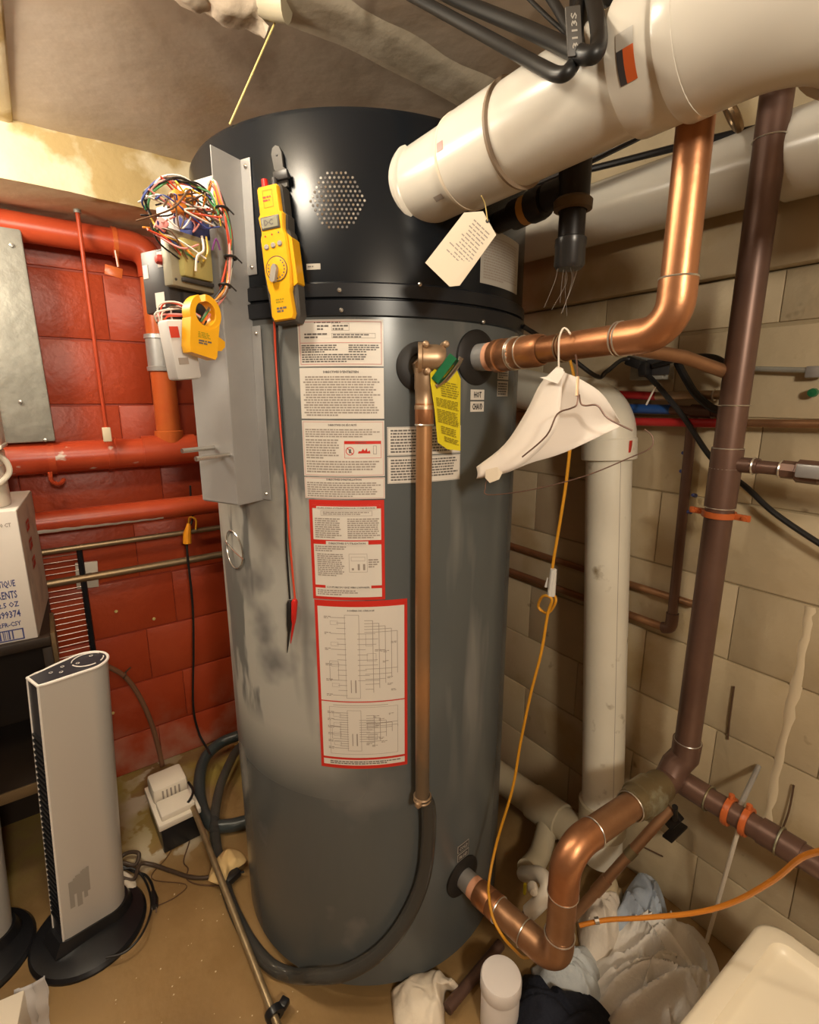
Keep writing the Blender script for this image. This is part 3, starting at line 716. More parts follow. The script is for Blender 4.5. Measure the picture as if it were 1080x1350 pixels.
wire([(0.240,0.873,1.600), (0.239,0.868,1.578), (0.230,0.865,1.562)], 'wire_yellow', .0015)
wire([(0.247,0.871,1.582), (0.252,0.864,1.597), (0.258,0.868,1.583)], 'wire_purple', .0014)
for p in ((304, 340), (296, 375), (291, 278)):
    q = Vector((0.269,0.854,1.571)) if p[0] == 304 else (Vector((0.257,0.853,1.529)) if p[0] == 296 else Vector((0.263,0.858,1.639)))
    obj('cable_tie', MB().ring(q, (0.1, 0.1, 1), .0085, .0020, 14, 6).tube([q + V(.007, -.006, 0), q + V(.014, -.010, -.008)], .0012, 5), 'wire_black', cb)

# yellow current clamp hanging on the wire bundle
m4 = Matrix.Translation(Vector((0.215,0.845,1.463))) @ Matrix.Rotation(R(17), 4, 'Z') @ Matrix.Rotation(R(6), 4, 'Y')
m4 = m4 @ Matrix.Rotation(R(90), 4, 'X')      # local x right, y up, z towards the viewer
cl = thing('current_clamp', 'yellow clamp-on current probe hooked around the control wires', 'clamp meter', (0.215,0.845,1.463))
mb = MB()
N = 30; ro, ri = .0255, .0165; oy = .020
a0, a1 = R(118), R(118 + 335)
vs = []; fs = []
for i in range(N + 1):
    a = a0 + (a1 - a0) * i / N
    w_ = ro * (1.0 if i else 1.0)
    for zz in (-.011, .011):
        vs += [m4 @ V(ro * cos(a), oy + ro * sin(a) * 1.08, zz), m4 @ V(ri * cos(a), oy + ri * sin(a) * 1.08, zz)]
for i in range(N):
    b = 4 * i; c = b + 4
    fs += [(b, b + 1, c + 1, c), (b + 2, c + 2, c + 3, b + 3), (b, c, c + 2, b + 2), (b + 1, b + 3, c + 3, c + 1)]
fs += [(0, 2, 3, 1), (4 * N, 4 * N + 1, 4 * N + 3, 4 * N + 2)]
mb.add(vs, fs); obj('jaw', mb, 'meter', cl)
mb = MB(); mb.prism([(-.0245, .010), (-.0255, -.030), (-.023, -.040), (.016, -.045), (.019, -.040), (.0225, .010), (.014, .001), (0, -.004), (-.014, .001)], m4 @ Matrix.Translation(V(0, 0, -.012)), .024)
obj('body', mb, 'meter', cl)
mb = MB().prism([(.0195, -.006), (.036, -.014), (.036, -.022), (.030, -.029), (.0185, -.031)], m4 @ Matrix.Translation(V(0, 0, -.008)), .014); obj('trigger', mb, 'meter', cl)
mb = MB(); fl = lambda x, y: m4 @ V(x, y, .0124); rnx = random.Random(8)
put_lines(mb, fl, -.013, .008, -.008, -.017, 4, rnx); mb.cur = 1; put_lines(mb, fl, -.012, .010, -.019, -.026, 2, rnx, fill=.7)
obj('lettering', mb, ['ink_olive', 'ink_grey'], cl, sm=False)

# ================================================================== MULTIMETER on the shroud
mc = Vector((0.358,0.873,1.587)); MTH = theta(mc) + 1.9
mm = cframe(MTH, mc.z, TR + .004) @ Matrix.Rotation(R(5.0), 4, 'Z')
mt = thing('multimeter', 'yellow stick multimeter hanging by a grey strap on the black shroud', 'multimeter', mm.translation)
def mpz(x, y, z): return mm @ V(x, y, z)
def shape(mb, prof, z0, z1, inset=.003):
    """rounded-edge slab: prof list of (half-width, y)"""
    P = [(-h, y) for h, y in prof] + [(h, y) for h, y in reversed(prof)]
    P2 = [(x * (1 - inset / .03), y * .985) for x, y in P]; n = len(P)
    vs = [mpz(x, y, z0) for x, y in P] + [mpz(x, y, z1 - inset) for x, y in P] + [mpz(x, y, z1) for x, y in P2]
    fs = [tuple(range(n)), tuple(range(2 * n, 3 * n))]
    for k in range(2):
        for i in range(n): j = (i + 1) % n; fs.append((k * n + i, k * n + j, (k + 1) * n + j, (k + 1) * n + i))
    mb.add(vs, fs)
mb = MB(); shape(mb, [(.019, .098), (.0215, .094), (.0215, .056), (.025, .052), (.023, .032), (.0265, .026), (.0285, 0), (.0290, -.040), (.0275, -.072), (.0265, -.098), (.020, -.108)], .002, .026)
obj('back_shell', mb, 'meter_grey', mt)
mb = MB(); shape(mb, [(.0155, .096), (.0185, .093), (.0190, .057), (.0230, .053), (.0205, .033), (.0210, .028), (.0235, .022), (.0240, -.030), (.0220, -.055), (.0195, -.062), (.0215, -.096), (.018, -.104)], .018, .034)
obj('face', mb, 'meter', mt)
mb = MB(); mb.prism([(.0235, .024), (.0300, .016), (.0310, -.050), (.0230, -.054)], mm @ Matrix.Translation(V(0, 0, .004)), .024); obj('side_cheek', mb, 'meter', mt)
mb = MB(); mb.box(mpz(-.001, .042, .0345), (.033, .019, .0025), mm.to_3x3(), .001); bz = obj('screen_bezel', mb, 'meter_grey', mt)
mb = MB(); mb.box(mpz(-.001, .042, .0352), (.028, .015, .0026), mm.to_3x3(), .0006); mb.cur = 1; put_text(mb, 'DC', lambda x, y: mpz(x, y, .0368), -.003, .0375, h=.009); obj('screen', mb, ['screen', 'ink_grey'], bz, sm=False)
for i, x in enumerate((-.013, -.001, .011)):
    obj('button', MB().lathe([(.0042, -.001), (.0042, .0012), (.003, .0022), (0, .0022)], mpz(x, .008 + .001 * i, .034), mm.col[2].xyz, 14), 'btn', mt)
    obj('indicator', MB().lathe([(.0014, -.001), (.0014, .0006), (0, .0008)], mpz(x, .024 + .001 * i, .034), mm.col[2].xyz, 8), 'ink_red' if i < 2 else 'ink_grey', mt)
dl = obj('dial', MB().lathe([(.0185, -.001), (.0185, .0008), (.0165, .0014), (0, .0014)], mpz(0, -.026, .034), mm.col[2].xyz, 32), 'meter', mt)
obj('dial_ring', MB().ring(mpz(0, -.026, .0348), mm.col[2].xyz, .0185, .0008, 32, 6), 'meter_grey', dl)
mb = MB()
for k in range(14):
    a = R(40 + k * 20); x = .0145 * sin(a); y = -.026 - .0145 * cos(a) * -1
    put_rect(mb, lambda px, py: mpz(px, py, .0357), x - .0013, y - .0011, x + .0013, y + .0011)
obj('lettering', mb, ['ink_grey'], dl, sm=False)
kb = mm @ Matrix.Translation(V(-.002, -.029, .0355)) @ Matrix.Rotation(R(-18), 4, 'Z')
mb = MB().prism([(-.0045, -.016), (0, -.0185), (.0045, -.016), (.0048, .004), (.002, .009), (-.002, .009), (-.0048, .004)], kb, .007); obj('knob', mb, 'btn', dl)
mb = MB(); fl = lambda x, y: mpz(x, y, .0344)
put_lines(mb, fl, -.009, .009, -.070, -.078, 2, rnx); mb.cur = 1; put_lines(mb, fl, -.009, .011, -.083, -.092, 2, rnx, fill=.7); mb.cur = 2; put_lines(mb, fl, -.009, .007, .081, .072, 2, rnx)
obj('lettering', mb, ['ink_olive', 'ink_grey', 'ink_red'], mt, sm=False)
mb = MB(); put_frame(mb, fl, -.0085, .064, .0085, .089, .0008); obj('mark', mb, 'ink_olive', mt, sm=False)
obj('probe_socket', MB().tube([mpz(-.012, .092, .016), mpz(-.012, .112, .016)], [.006, .0052], 12), 'redplastic', mt)
obj('probe_socket', MB().tube([mpz(.004, .092, .014), mpz(.004, .112, .014)], [.005, .0045], 12), 'darkplastic', mt)
# hanging strap with magnet pad
mb = MB(); mb.prism([(.004, .1), (.022, .1), (.0225, .125), (.018, .128), (.018, .150), (.015, .158), (.009, .161), (.003, .158), (0, .150), (.002, .128), (.004, .125)], mm @ Matrix.Translation(V(0, 0, .001)), .005)
obj('strap', mb, 'meter_grey', mt)
obj('buckle', MB().box(mpz(.014, .116, .008), (.026, .014, .008), mm.to_3x3(), .002), 'darkplastic', mt)
obj('strap_rivet', MB().lathe([(.002, 0), (.0018, .001), (0, .0012)], mpz(.0095, .147, .006), mm.col[2].xyz, 8), 'ink', mt)
# leads
red_pts = [(0.340,0.870,1.485), (0.344,0.882,1.429), (0.345,0.881,1.312), (0.348,0.877,1.203), (0.348,0.875,1.117), (0.350,0.873,1.028), (0.351,0.871,0.982)]
bl_pts = [(0.345,0.871,1.485), (0.347,0.880,1.417), (0.348,0.879,1.299), (0.347,0.879,1.203), (0.344,0.882,1.086), (0.345,0.882,0.980)]
for nm, pts, m, tip, tip2, tip3, lb in (
    ('test_lead', red_pts, 'wire_red', (0.350,0.870,0.982), (0.347,0.875,0.931), (0.342,0.883,0.887), 'red meter lead with red probe hanging down the grey tank'),
    ('test_lead', bl_pts, 'wire_black', (0.344,0.881,0.977), (0.341,0.886,0.912), (0.337,0.891,0.865), 'black meter lead with black probe hanging down the grey tank')):
    t = thing(nm, lb, 'test lead', pts[0], 'meter leads')
    obj('cord', MB().tube(smooth(pts, 6), .0021, 8), m, t)
    tip, tip2, tip3 = Vector(tip), Vector(tip2), Vector(tip3)
    mm_ = 'redplastic' if m == 'wire_red' else 'wire_black'
    obj('probe_handle', MB().tube([tip, tip.lerp(tip2, .1), tip.lerp(tip2, .8), tip2], [.004, .0062, .005, .0035], 10), mm_, t)
    obj('probe_tip', MB().tube([tip2, tip2.lerp(tip3, .6), tip3], [.003, .002, .0007], 8), 'wire_black' if m != 'wire_red' else 'redplastic', t)

# ================================================================== VENT PIPE (big white)
vp = thing('vent_pipe', 'large white plastic flue pipe running from the black shroud to the upper right', 'pipe', C(-12, 1.705))
va = Vector((0.566, .745, 1.703)); vd = (Vector((0.586, .378, 1.716)) - va).normalized()
def VA(t): return va + vd * t
def vseg(name, prof, m): return obj(name, MB().lathe(prof, va, vd, 48), m, vp)
vseg('collar', [(.055, -.05), (.071, -.045), (.072, -.030), (.066, -.026), (.058, -.024)], 'copper_brown')
vseg('collar_ring', [(.058, -.030), (.0665, -.028), (.0670, -.006), (.064, -.002), (.058, 0)], 'pvc')
vseg('pipe', [(.0605, -.03), (.0605, .098)], 'pvc')
vseg('sealing_bead', [(.061, .090), (.066, .092), (.0665, .097), (.063, .100)], 'paper')
vseg('coupling', [(.0615, .096), (.0658, .0965), (.0662, .188), (.0655, .189)], 'pvc')
vseg('sealing_bead', [(.063, .1875), (.0672, .188), (.0675, .192), (.063, .194)], 'pvc_groove')
vseg('pipe', [(.0630, .18), (.0630, .40)], 'pvc')
vseg('coupling', [(.0630, .358), (.0685, .359), (.0690, .362), (.0692, .408), (.068, .410)], 'pvc')
vseg('coupling_ring', [(.068, .408), (.0725, .409), (.0735, .412), (.0735, .428), (.071, .430)], 'pvc')
e0 = VA(.428)
do = V(.95, -.30, -.02)
pts = arc(VA(.525), vd, do, .090, 12)
obj('elbow', MB().tube([e0] + pts + [pts[-1] + do.normalized() * .02], .0730, 40), 'pvc', vp)
dd = do.normalized(); q = pts[-1] + dd * .01
obj('elbow_rim', MB().lathe([(.0725, 0), (.081, .001), (.0815, .045), (.0725, .046)], q, dd, 40), 'pvc', vp)
obj('pipe', MB().tube([q, q + dd * .30], .0725, 40), 'pvc', vp)
# stickers on the flue
def vmap(th0, s0):
    zx = vd; up = V(0, 0, 1); side = zx.cross(up).normalized(); up = side.cross(zx)
    def mp(x, y, r=.0757): 
        a = th0 - y / r; return VA(s0 + x) + (side * -cos(a) * -1 * -1 + up * sin(a)) * r if False else VA(s0 + x) + (side * cos(a) + up * sin(a)) * r
    return mp
side = vd.cross(V(0, 0, 1)).normalized()
def vlab(name, s0, s1, a0, a1, r, m, k=8):
    up = side.cross(vd)
    return obj(name, MB().grid(lambda u, v: VA(s0 + (s1 - s0) * u) + (-side * cos(R(a0 + (a1 - a0) * v)) * sgn + up * sin(R(a0 + (a1 - a0) * v))) * r, 2, k), m, vp)
sgn = 1 if side.dot(V(-1, 0, 0)) < 0 else -1
vlab('sticker', .373, .380, -38, -14, .0697, 'ink'); vlab('sticker', .380, .391, -38, -14, .0697, 'label_orange'); vlab('sticker', .373, .391, -14, -2, .0697, 'label_grey')
vlab('barcode', .060, .078, -58, -50, .0609, 'ink_soft'); vlab('pen_mark', .100, .112, -6, 4, .0664, 'wire_pink')

# buff card tag hanging under the flue
tg = thing('card_tag', 'buff cardboard inspection tag hanging under the white flue pipe', 'tag', (0.521,0.577,1.604))
c0, c1, c2, c3, c4, c5 = [Vector(p) for p in ((0.475,0.627,1.548), (0.497,0.598,1.514), (0.507,0.588,1.515), (0.543,0.555,1.579), (0.533,0.572,1.611), (0.515,0.591,1.611))]
mb = MB(); mb.add([c0, c1, c2, c3, c4, c5], [(0, 1, 2, 3, 4, 5)]); obj('card', mb, 'paper', tg, sm=False, solid=.0008)
mb = MB(); ox = (c3 - c2).normalized(); oy_ = (c0 - c1).normalized(); nz = ox.cross(oy_).normalized()
if nz.y > 0: nz = -nz
tgm = lambda x, y: c2 + ox * x + oy_ * y + nz * .0008
Lx = (c3 - c2).length; Ly = (c0 - c1).length
def rowsx(x0, x1, n):
    for k in range(n):
        x = x0 + (x1 - x0) * k / n; y = .006 + .004 * rnx.random()
        while y < Ly - .008 - .01 * rnx.random():
            l = rnx.uniform(.003, .009); put_rect(mb, tgm, x, y, x + (x1 - x0) / n * .35, y + l); y += l + .0015
rowsx(.012, Lx - .002, 14)
obj('lettering', mb, ['ink_soft'], tg, sm=False)
obj('eyelet', MB().lathe([(.0028, 0), (.0028, .0006), (0, .0006)], c4.lerp(c3, .5) + oy_ * .004 + nz * .0004, nz, 10), 'ink', tg)
obj('tie', MB().tube(smooth([c4.lerp(c3, .5) + oy_ * .004 + nz * .001, Vector((0.528,0.563,1.616)), Vector((0.514,0.556,1.622))]), .0007, 5), 'string', tg)

# ================================================================== HOT WATER PIPE (copper)
hp = thing('hot_water_pipe', 'shiny copper pipe from the heater turning up beside the wall', 'pipe', C(HT, 1.432))
fh = cframe(HT, 1.432, TR); h0 = fh.translation + fh.col[2].xyz * .048
hx = .655; hr = .0205; hy = .352; hz = 1.440
hA = V(hx + .012, .69, 1.434)
hd = (V(hx, hy, hz) - h0).normalized()
def HA(t): return h0 + hd * t
def hseg(name, prof, m): return obj(name, MB().lathe(prof, h0, hd, 28), m, hp)
hseg('adapter', [(.0, -.001), (.0265, -.001), (.0285, .003), (.0285, .016), (.0265, .018), (.0262, .024), (.0275, .026), (.0275, .046)], 'copper')
hseg('reducer', [(.0255, .046), (.0262, .048), (.0262, .100), (.024, .110), (.0215, .114)], 'copper')
Lh = (V(hx, hy, hz) - h0).length
obj('pipe', MB().tube([HA(.105), HA(Lh - .045)], hr, 24), 'copper', hp)
obj('elbow', MB().tube([HA(Lh - .075), HA(Lh - .05)] + arc(V(hx, hy, hz), hd, V(0, 0, 1), .040, 10) + [V(hx, hy, hz + .062)], hr + .0022, 24), 'copper', hp)
obj('riser', MB().tube([V(hx, hy, hz + .05), V(hx, hy, 2.02)], hr, 24), 'copper', hp)
for t, r in ((.047, .0272), (.051, .0268), (.070, .0263), (Lh - .078, hr + .002), (Lh - .072, hr + .002)): solder(hp, HA(t), hd, r, .0014)
solder(hp, V(hx, hy, hz + .062), (0, 0, 1), hr + .0018, .0013)
for k in range(6): obj('solder_drip', MB().lathe([(0, 0), (.0018, .001), (.0022, .003), (0, .006)], HA(.049 + .006 * rw.random()) + V(-.0262 * cos(k * .4) , 0, -.0265 * sin(k * .4)), (0, 0, 1), 6), 'solder', hp)

# ================================================================== RELIEF VALVE + DISCHARGE
rv = thing('relief_valve', 'brass temperature relief valve with green cap and copper discharge pipe on the tank', 'valve', C(-15.6, 1.412))
f = cframe(-15.6, 1.412, TR); nrm = f.col[2].xyz; rgt = f.col[0].xyz
def RP(x, y, z): return f @ V(x, y, z)
obj('inlet_nut', MB().lathe([(.016, -.012), (.016, .018), (0, .018)], f.translation, nrm, 6), 'brass', rv, ang=20)
# body: barrel pointing right and a little up, flange at left
bd = (rgt * .94 + nrm * .34).normalized(); bo = RP(-.016, .012, .034)
obj('body', MB().lathe([(0, 0), (.026, 0), (.026, .006), (.0225, .008), (.0225, .030), (.020, .040), (.016, .046), (0, .048)], bo, bd, 26), 'brass', rv)
for q in (RP(-.010, .033, .052), RP(-.008, -.010, .056), RP(.026, .034, .052)):
    obj('bolt', MB().lathe([(.0055, -.012), (.0055, .004), (.003, .006), (0, .006)], q, (nrm + V(0, 0, .1)).normalized(), 10), 'brass', rv)
obj('outlet', MB().lathe([(.0175, 0), (.0175, -.034), (.0165, -.036), (.0160, -.060), (.0172, -.062), (.0172, -.068)], RP(-.004, -.004, .034), (0, 0, 1), 22), 'brass', rv)
# green cap with white lever
gd = (rgt * .62 + nrm * .35 + V(0, 0, -.55)).normalized(); go = RP(.018, -.002, .052)
gx = (V(0, 0, 1) - gd * gd.z).normalized()
gm = frame(go, gd.cross(gx) * -1, gx, gd)
mb = MB().prism([(-.012, -.024), (.012, -.024), (.012, .026), (-.012, .026)], gm, .014); obj('cap', mb, 'green', rv, sm=False)
mb = MB().tube(smooth([gm @ V(-.004, .032, .018), gm @ V(-.004, .014, .021), gm @ V(-.004, -.010, .020), gm @ V(-.004, -.030, .014)], 5), [.0045] * 16, 8); obj('lever', mb, 'chrome', rv)
dz = 1.346; dp0 = RP(-.004, 0, .034); 
obj('copper_adapter', MB().lathe([(.0162, dz + .004), (.0166, dz), (.0166, dz - .030), (.0155, dz - .032)], V(dp0.x, dp0.y, 0), (0, 0, 1), 22), 'copper', rv)
solder(rv, V(dp0.x, dp0.y, dz - .032), (0, 0, 1), .0155, .0018)
obj('discharge_pipe', MB().tube([V(dp0.x, dp0.y, dz - .02), V(dp0.x - .001, dp0.y, 1.0), V(dp0.x + .001, dp0.y, .545)], .0142, 20), 'copper_dull', rv)
for dzz in (.552, .560): solder(rv, V(dp0.x + .001, dp0.y, dzz), (0, 0, 1), .0165, .0024, 'brass', 'hose_clamp')
obj('clamp_screw', MB().box(V(dp0.x - .017, dp0.y - .01, .556), (.012, .012, .012), None, .003), 'brass', rv)
# yellow caution tag
yt = thing('warning_tag', 'yellow plastic warning tag hanging from the relief valve', 'tag', (0.524,0.632,1.399))
ol = [(0.554,0.683,1.417), (0.581,0.682,1.413), (0.596,0.684,1.391), (0.599,0.686,1.313), (0.601,0.686,1.267), (0.574,0.690,1.271), (0.552,0.690,1.284), (0.543,0.688,1.340), (0.534,0.688,1.383), (0.532,0.687,1.399)]
mb = MB(); mb.add(ol, [tuple(range(len(ol)))]); obj('sheet', mb, 'tag_yellow', yt, sm=False, solid=.0006)
P = [Vector(p) for p in ol]
def ym(x, y):   # x 0..1, y 0..1 (top 1)
    l = P[9].lerp(P[6], 1 - y); r_ = P[2].lerp(P[4], 1 - y); q = l.lerp(r_, x); return q + V(-.3, -.95, 0) * .0028
mb = MB()
def yl(y0, y1, n, x0=.1, x1=.92):
    for k in range(n):
        y = y0 + (y1 - y0) * k / n; x = x0
        xe = x1 - .1 * rnx.random()
        while x < xe:
            l = rnx.uniform(.06, .2); a = ym(x, y); mb.add([a, ym(min(x + l, xe), y), ym(min(x + l, xe), y + abs(y1 - y0) / n * .55), ym(x, y + abs(y1 - y0) / n * .55)], [(0, 1, 2, 3)]); x += l + .03
yl(.90, .68, 7, .3); yl(.66, .53, 6); yl(.50, .30, 8); yl(.26, .14, 4, .2, .85); yl(.12, .04, 3, .3)
obj('lettering', mb, ['ink_olive'], yt, sm=False)
# clear drain hose from discharge pipe around the foot of the tank
hb = V(dp0.x + .001, dp0.y, .56)
ho = thing('drain_hose', 'clear grey drain hose curving from the discharge pipe around the tank foot', 'hose', (hb.x, hb.y, 0))
hpts = [hb, (0.554,0.708,0.522), (0.558,0.712,0.440), (0.553,0.718,0.349), (0.531,0.725,0.275), (0.491,0.740,0.200), (0.443,0.766,0.141), (0.391,0.807,0.094), (0.343,0.853,0.072), (0.318,0.919,0.018), (0.284,0.967,0.016), (0.263,1.036,0.016), (0.253,1.112,0.016), (0.250,1.202,0.016), (0.258,1.324,0.016), (0.279,1.458,0.030), (0.326,1.579,0.045), (0.382,1.664,0.060), (0.452,1.749,0.060), (0.556,1.802,0.050)]
obj('hose', MB().tube(smooth(hpts, 7), .0155, 16), 'hose_clear', ho)
# thick grey hose loop behind the pump
gh = thing('grey_hose', 'thick dark grey hose looping on the floor beside the condensate pump', 'hose', (0.284,1.608,0.000))
obj('hose', MB().tube(smooth([(0.568,1.835,0.060), (0.477,1.807,0.070), (0.397,1.815,0.060), (0.330,1.774,0.050), (0.287,1.678,0.040), (0.267,1.567,0.025), (0.278,1.480,0.022), (0.316,1.446,0.022), (0.371,1.428,0.022), (0.429,1.416,0.022)], 7), .020, 16), 'hose', gh)

# ================================================================== COLD WATER PIPE
cp = thing('cold_water_pipe', 'brown copper pipe from floor level tank inlet up the right wall', 'pipe', C(4.6, .25))
fc = cframe(4.6, .25, TR); c0_ = fc.translation + fc.col[2].xyz * .050
E1 = V(.705, .475, .25); r2 = .0272
cdv = (E1 - c0_).normalized(); Lc = (E1 - c0_).length
def CA(t): return c0_ + cdv * t
obj('adapter', MB().lathe([(0, 0), (.027, 0), (.0285, .003), (.0285, .035), (.0275, .037), (.0290, .040), (.0290, .056), (.0275, .058)], c0_, cdv, 28), 'copper', cp)
obj('pipe', MB().tube([CA(.05), CA(Lc - .05)], r2, 26), 'copper_old', cp)
obj('elbow', MB().tube([CA(Lc - .075)] + arc(E1, cdv, V(0, 0, 1), .045, 10) + [E1 + V(0, 0, .07)], r2 + .0022, 26), 'copper_old', cp)
zt = .522
E2 = V(E1.x, E1.y, zt)
obj('pipe', MB().tube([E1 + V(0, 0, .05), E2 - V(0, 0, .05)], r2, 26), 'copper_old', cp)
XT = 1.088; T_ = V(XT, .466, .505)
d2 = (T_ - E2).normalized()
obj('elbow', MB().tube([E2 - V(0, 0, .10)] + arc(E2, V(0, 0, 1), d2, .055, 10) + [E2 + d2 * .075], r2 + .0022, 26), 'copper', cp)
L2 = (T_ - E2).length
obj('pipe', MB().tube([E2 + d2 * .06, T_ - d2 * .14], r2, 26), 'copper_old', cp)
obj('coupling', MB().lathe([(r2, -.175), (r2 + .006, -.172), (r2 + .008, -.150), (r2 + .012, -.148), (r2 + .0125, -.098), (r2 + .008, -.096), (r2 + .007, -.060), (r2 + .003, -.056)], T_, d2, 30), 'verdigris', cp)
obj('tee', MB().tube([T_ - d2 * .07, T_ - d2 * .03, T_ + V(-.004, 0, .03), V(1.1, .455, .56), V(1.1, .454, .60)], r2 + .003, 26), 'copper_brown', cp)
obj('riser', MB().tube([V(1.1, .454, .58), V(1.1, .454, 2.02)], r2 - .001, 26), 'copper_brown', cp)
for z in (.60, 1.142, 1.222, 1.262, 1.345, 1.80): solder(cp, V(1.1, .454, z), (0, 0, 1), r2 + .0004, .0012)
obj('coupling', MB().lathe([(r2 - .001, 1.142), (r2 + .0015, 1.144), (r2 + .0015, 1.260), (r2 - .001, 1.262)], V(1.1, .454, 0), (0, 0, 1), 26), 'copper_brown', cp)
for c, ax_, r in ((CA(.060), cdv, r2 + .001), (CA(Lc - .078), cdv, r2 + .002), (E1 + V(0, 0, .072), V(0, 0, 1), r2 + .002), (E2 - V(0, 0, .10), V(0, 0, 1), r2 + .002), (E2 + d2 * .078, d2, r2 + .002), (T_ - d2 * .178, d2, r2 + .004)):
    solder(cp, c, ax_, r, .0014)
# branch along the wall towards the camera's right
B0 = T_ + V(.004, -.01, -.004); 
obj('branch_pipe', MB().tube([T_ + V(0, .01, 0), V(1.096, .42, .492), V(1.10, .18, .486), V(1.10, -.25, .480)], r2 - .003, 24), 'copper_brown', cp)
obj('branch_socket', MB().tube([V(1.094, .47, .496), V(1.098, .395, .4905)], r2, 24), 'copper_brown', cp)
obj('branch_socket', MB().tube([V(1.10, .292, .488), V(1.10, .222, .4865)], r2, 24), 'copper_brown', cp)
for y in (.394, .258): solder(cp, V(1.099, y, .489), (0, 1, 0), r2 + .001, .0022, 'verdigris')
# small brown pipe below, running under the coupling
sp_ = thing('small_drain_pipe', 'thin copper pipe sloping under the cold water coupling to the laundry', 'pipe', (0.953,0.590,0.100))
a = Vector((1.148,0.490,0.366)); b = Vector((0.926,0.601,0.060))
obj('pipe', MB().tube([a, b], .0125, 16), 'copper_old', sp_)
obj('socket', MB().tube([a.lerp(b, .62), a.lerp(b, .74)], .0150, 16), 'copper_old', sp_)
obj('socket', MB().tube([a.lerp(b, .36), a.lerp(b, .42)], .0140, 16), 'verdigris', sp_)
# black bracket under the tee
obk = obj('pipe_bracket', MB().box((1.180,0.496,0.309), (.02, .03, .05), Matrix.Rotation(R(25), 3, 'X'), .003).box((1.200,0.495,0.261), (.08, .026, .008), None, .002).tube([(1.130,0.474,0.390), (1.170,0.487,0.322)], .007, 10), 'iron')
tag(obk, 'black pipe bracket on the wall under the copper tee', 'bracket')
# orange riser clamp on the brown pipe
oc = thing('riser_clamp', 'flat orange clamp around the brown vertical pipe', 'clamp', V(1.1, .454, 1.128))
mb = MB()
for s in (-1, 1):
    mb.lathe([(r2, -.006), (r2 + .004, -.006), (r2 + .004, .006), (r2, .006)], V(1.1, .454, 1.128), (0, 0, 1), 30) if s == 1 else None
obj('strap', mb, 'orange_paint', oc)
for s in (-1, 1):
    obj('ear', MB().box(V(1.1 + .0, .454 + s * (r2 + .016), 1.128), (.007, .030, .013), None, .002), 'orange_paint', oc)
    obj('bolt', MB().lathe([(.005, -.008), (.005, .008), (0, .009)], V(1.1, .454 + s * (r2 + .022), 1.128), (-1, 0, 0), 8), 'orange_paint', oc)
# orange hanger rings with threaded rod
hg = thing('pipe_hanger', 'orange split ring hanger with grey threaded rod on the low wall pipe', 'pipe hanger', (1.100,0.352,0.467))
for y in (.352, .318):
    obj('ring', MB().lathe([(r2 - .002, -.006), (r2 + .004, -.006), (r2 + .005, 0), (r2 + .004, .006), (r2 - .002, .006)], V(1.10, y, .4885), (0, 1, 0), 28), 'orange_paint', hg)
    obj('bolt', MB().lathe([(.006, -.006), (.006, .010), (0, .011)], V(1.10, y, .4885 + r2 + .004), (0, 0, 1), 8), 'orange_paint', hg)
obj('threaded_rod', MB().tube([V(1.10, .336, .505), (1.235,0.353,0.535)], .0055, 10), 'galv', hg)
obj('threaded_rod', MB().tube([V(1.10, .330, .462), (1.190,0.383,0.030)], .0045, 10), 'white_dull', hg)

# ================================================================== WHITE DRAIN STACK
ws = thing('drain_stack', 'white plastic drain pipe standing by the wall with a large elbow on top', 'pipe', (1.145,0.669,0.206))
W0 = Vector((1.145,0.745,1.228)); W1 = Vector((1.145,0.666,0.196)); wd_ = (W0 - W1).normalized(); wr_ = .055
obj('pipe', MB().tube([W1 - wd_ * .12, W0 + wd_ * .02], wr_, 32), 'pvc_old', ws)
obj('coupling', MB().lathe([(wr_, 0), (wr_ + .008, -.002), (wr_ + .009, -.09), (wr_, -.092)], W1 + wd_ * .06, wd_, 32), 'pvc_dim', ws)
ed = V(0, 1, .18).normalized()
pts = arc(W0 + wd_ * .105, wd_, ed, .085, 14)
obj('elbow', MB().tube([W0 - wd_ * .012] + pts + [pts[-1] + ed * .05], wr_ + .008, 32), 'pvc_old', ws)
obj('elbow_rim', MB().lathe([(wr_ + .008, .0), (wr_ + .011, .002), (wr_ + .011, .05), (wr_ + .008, .054)], W0 - wd_ * .02, wd_, 32), 'pvc_old', ws)
obj('pipe', MB().tube([pts[-1] + ed * .02, pts[-1] + ed * .40], wr_, 32), 'pvc_old', ws)
obj('rim_mark', MB().box(W0 + wd_ * .018 + V(-.012, -.0655, 0), (.012, .002, .028), Matrix.Rotation(R(10), 3, 'Z')), 'label_red', ws)
vs_ = [W0.lerp(W1, t) + V(-.025, -wr_ + .0062, 0) for t in (0, .25, .5, .75, .97)]
obj('print_line', MB().tube(vs_, .0008, 4), 'ink_soft', ws)
# low horizontal branch running behind the tank
lb = thing('drain_branch', 'dim white plastic drain pipe on the floor behind the tank', 'pipe', (1.127,0.874,0.100))
p0 = Vector((1.100,1.088,0.109)); p1 = Vector((1.100,0.676,0.141))
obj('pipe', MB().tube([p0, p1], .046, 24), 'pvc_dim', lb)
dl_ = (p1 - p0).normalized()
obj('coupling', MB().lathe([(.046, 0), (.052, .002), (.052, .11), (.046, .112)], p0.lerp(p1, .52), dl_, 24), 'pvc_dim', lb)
obj('side_branch', MB().tube(smooth([p0.lerp(p1, .68), (1.000,0.759,0.088), (0.920,0.737,0.099)], 4), .030, 20), 'pvc_dim', lb)
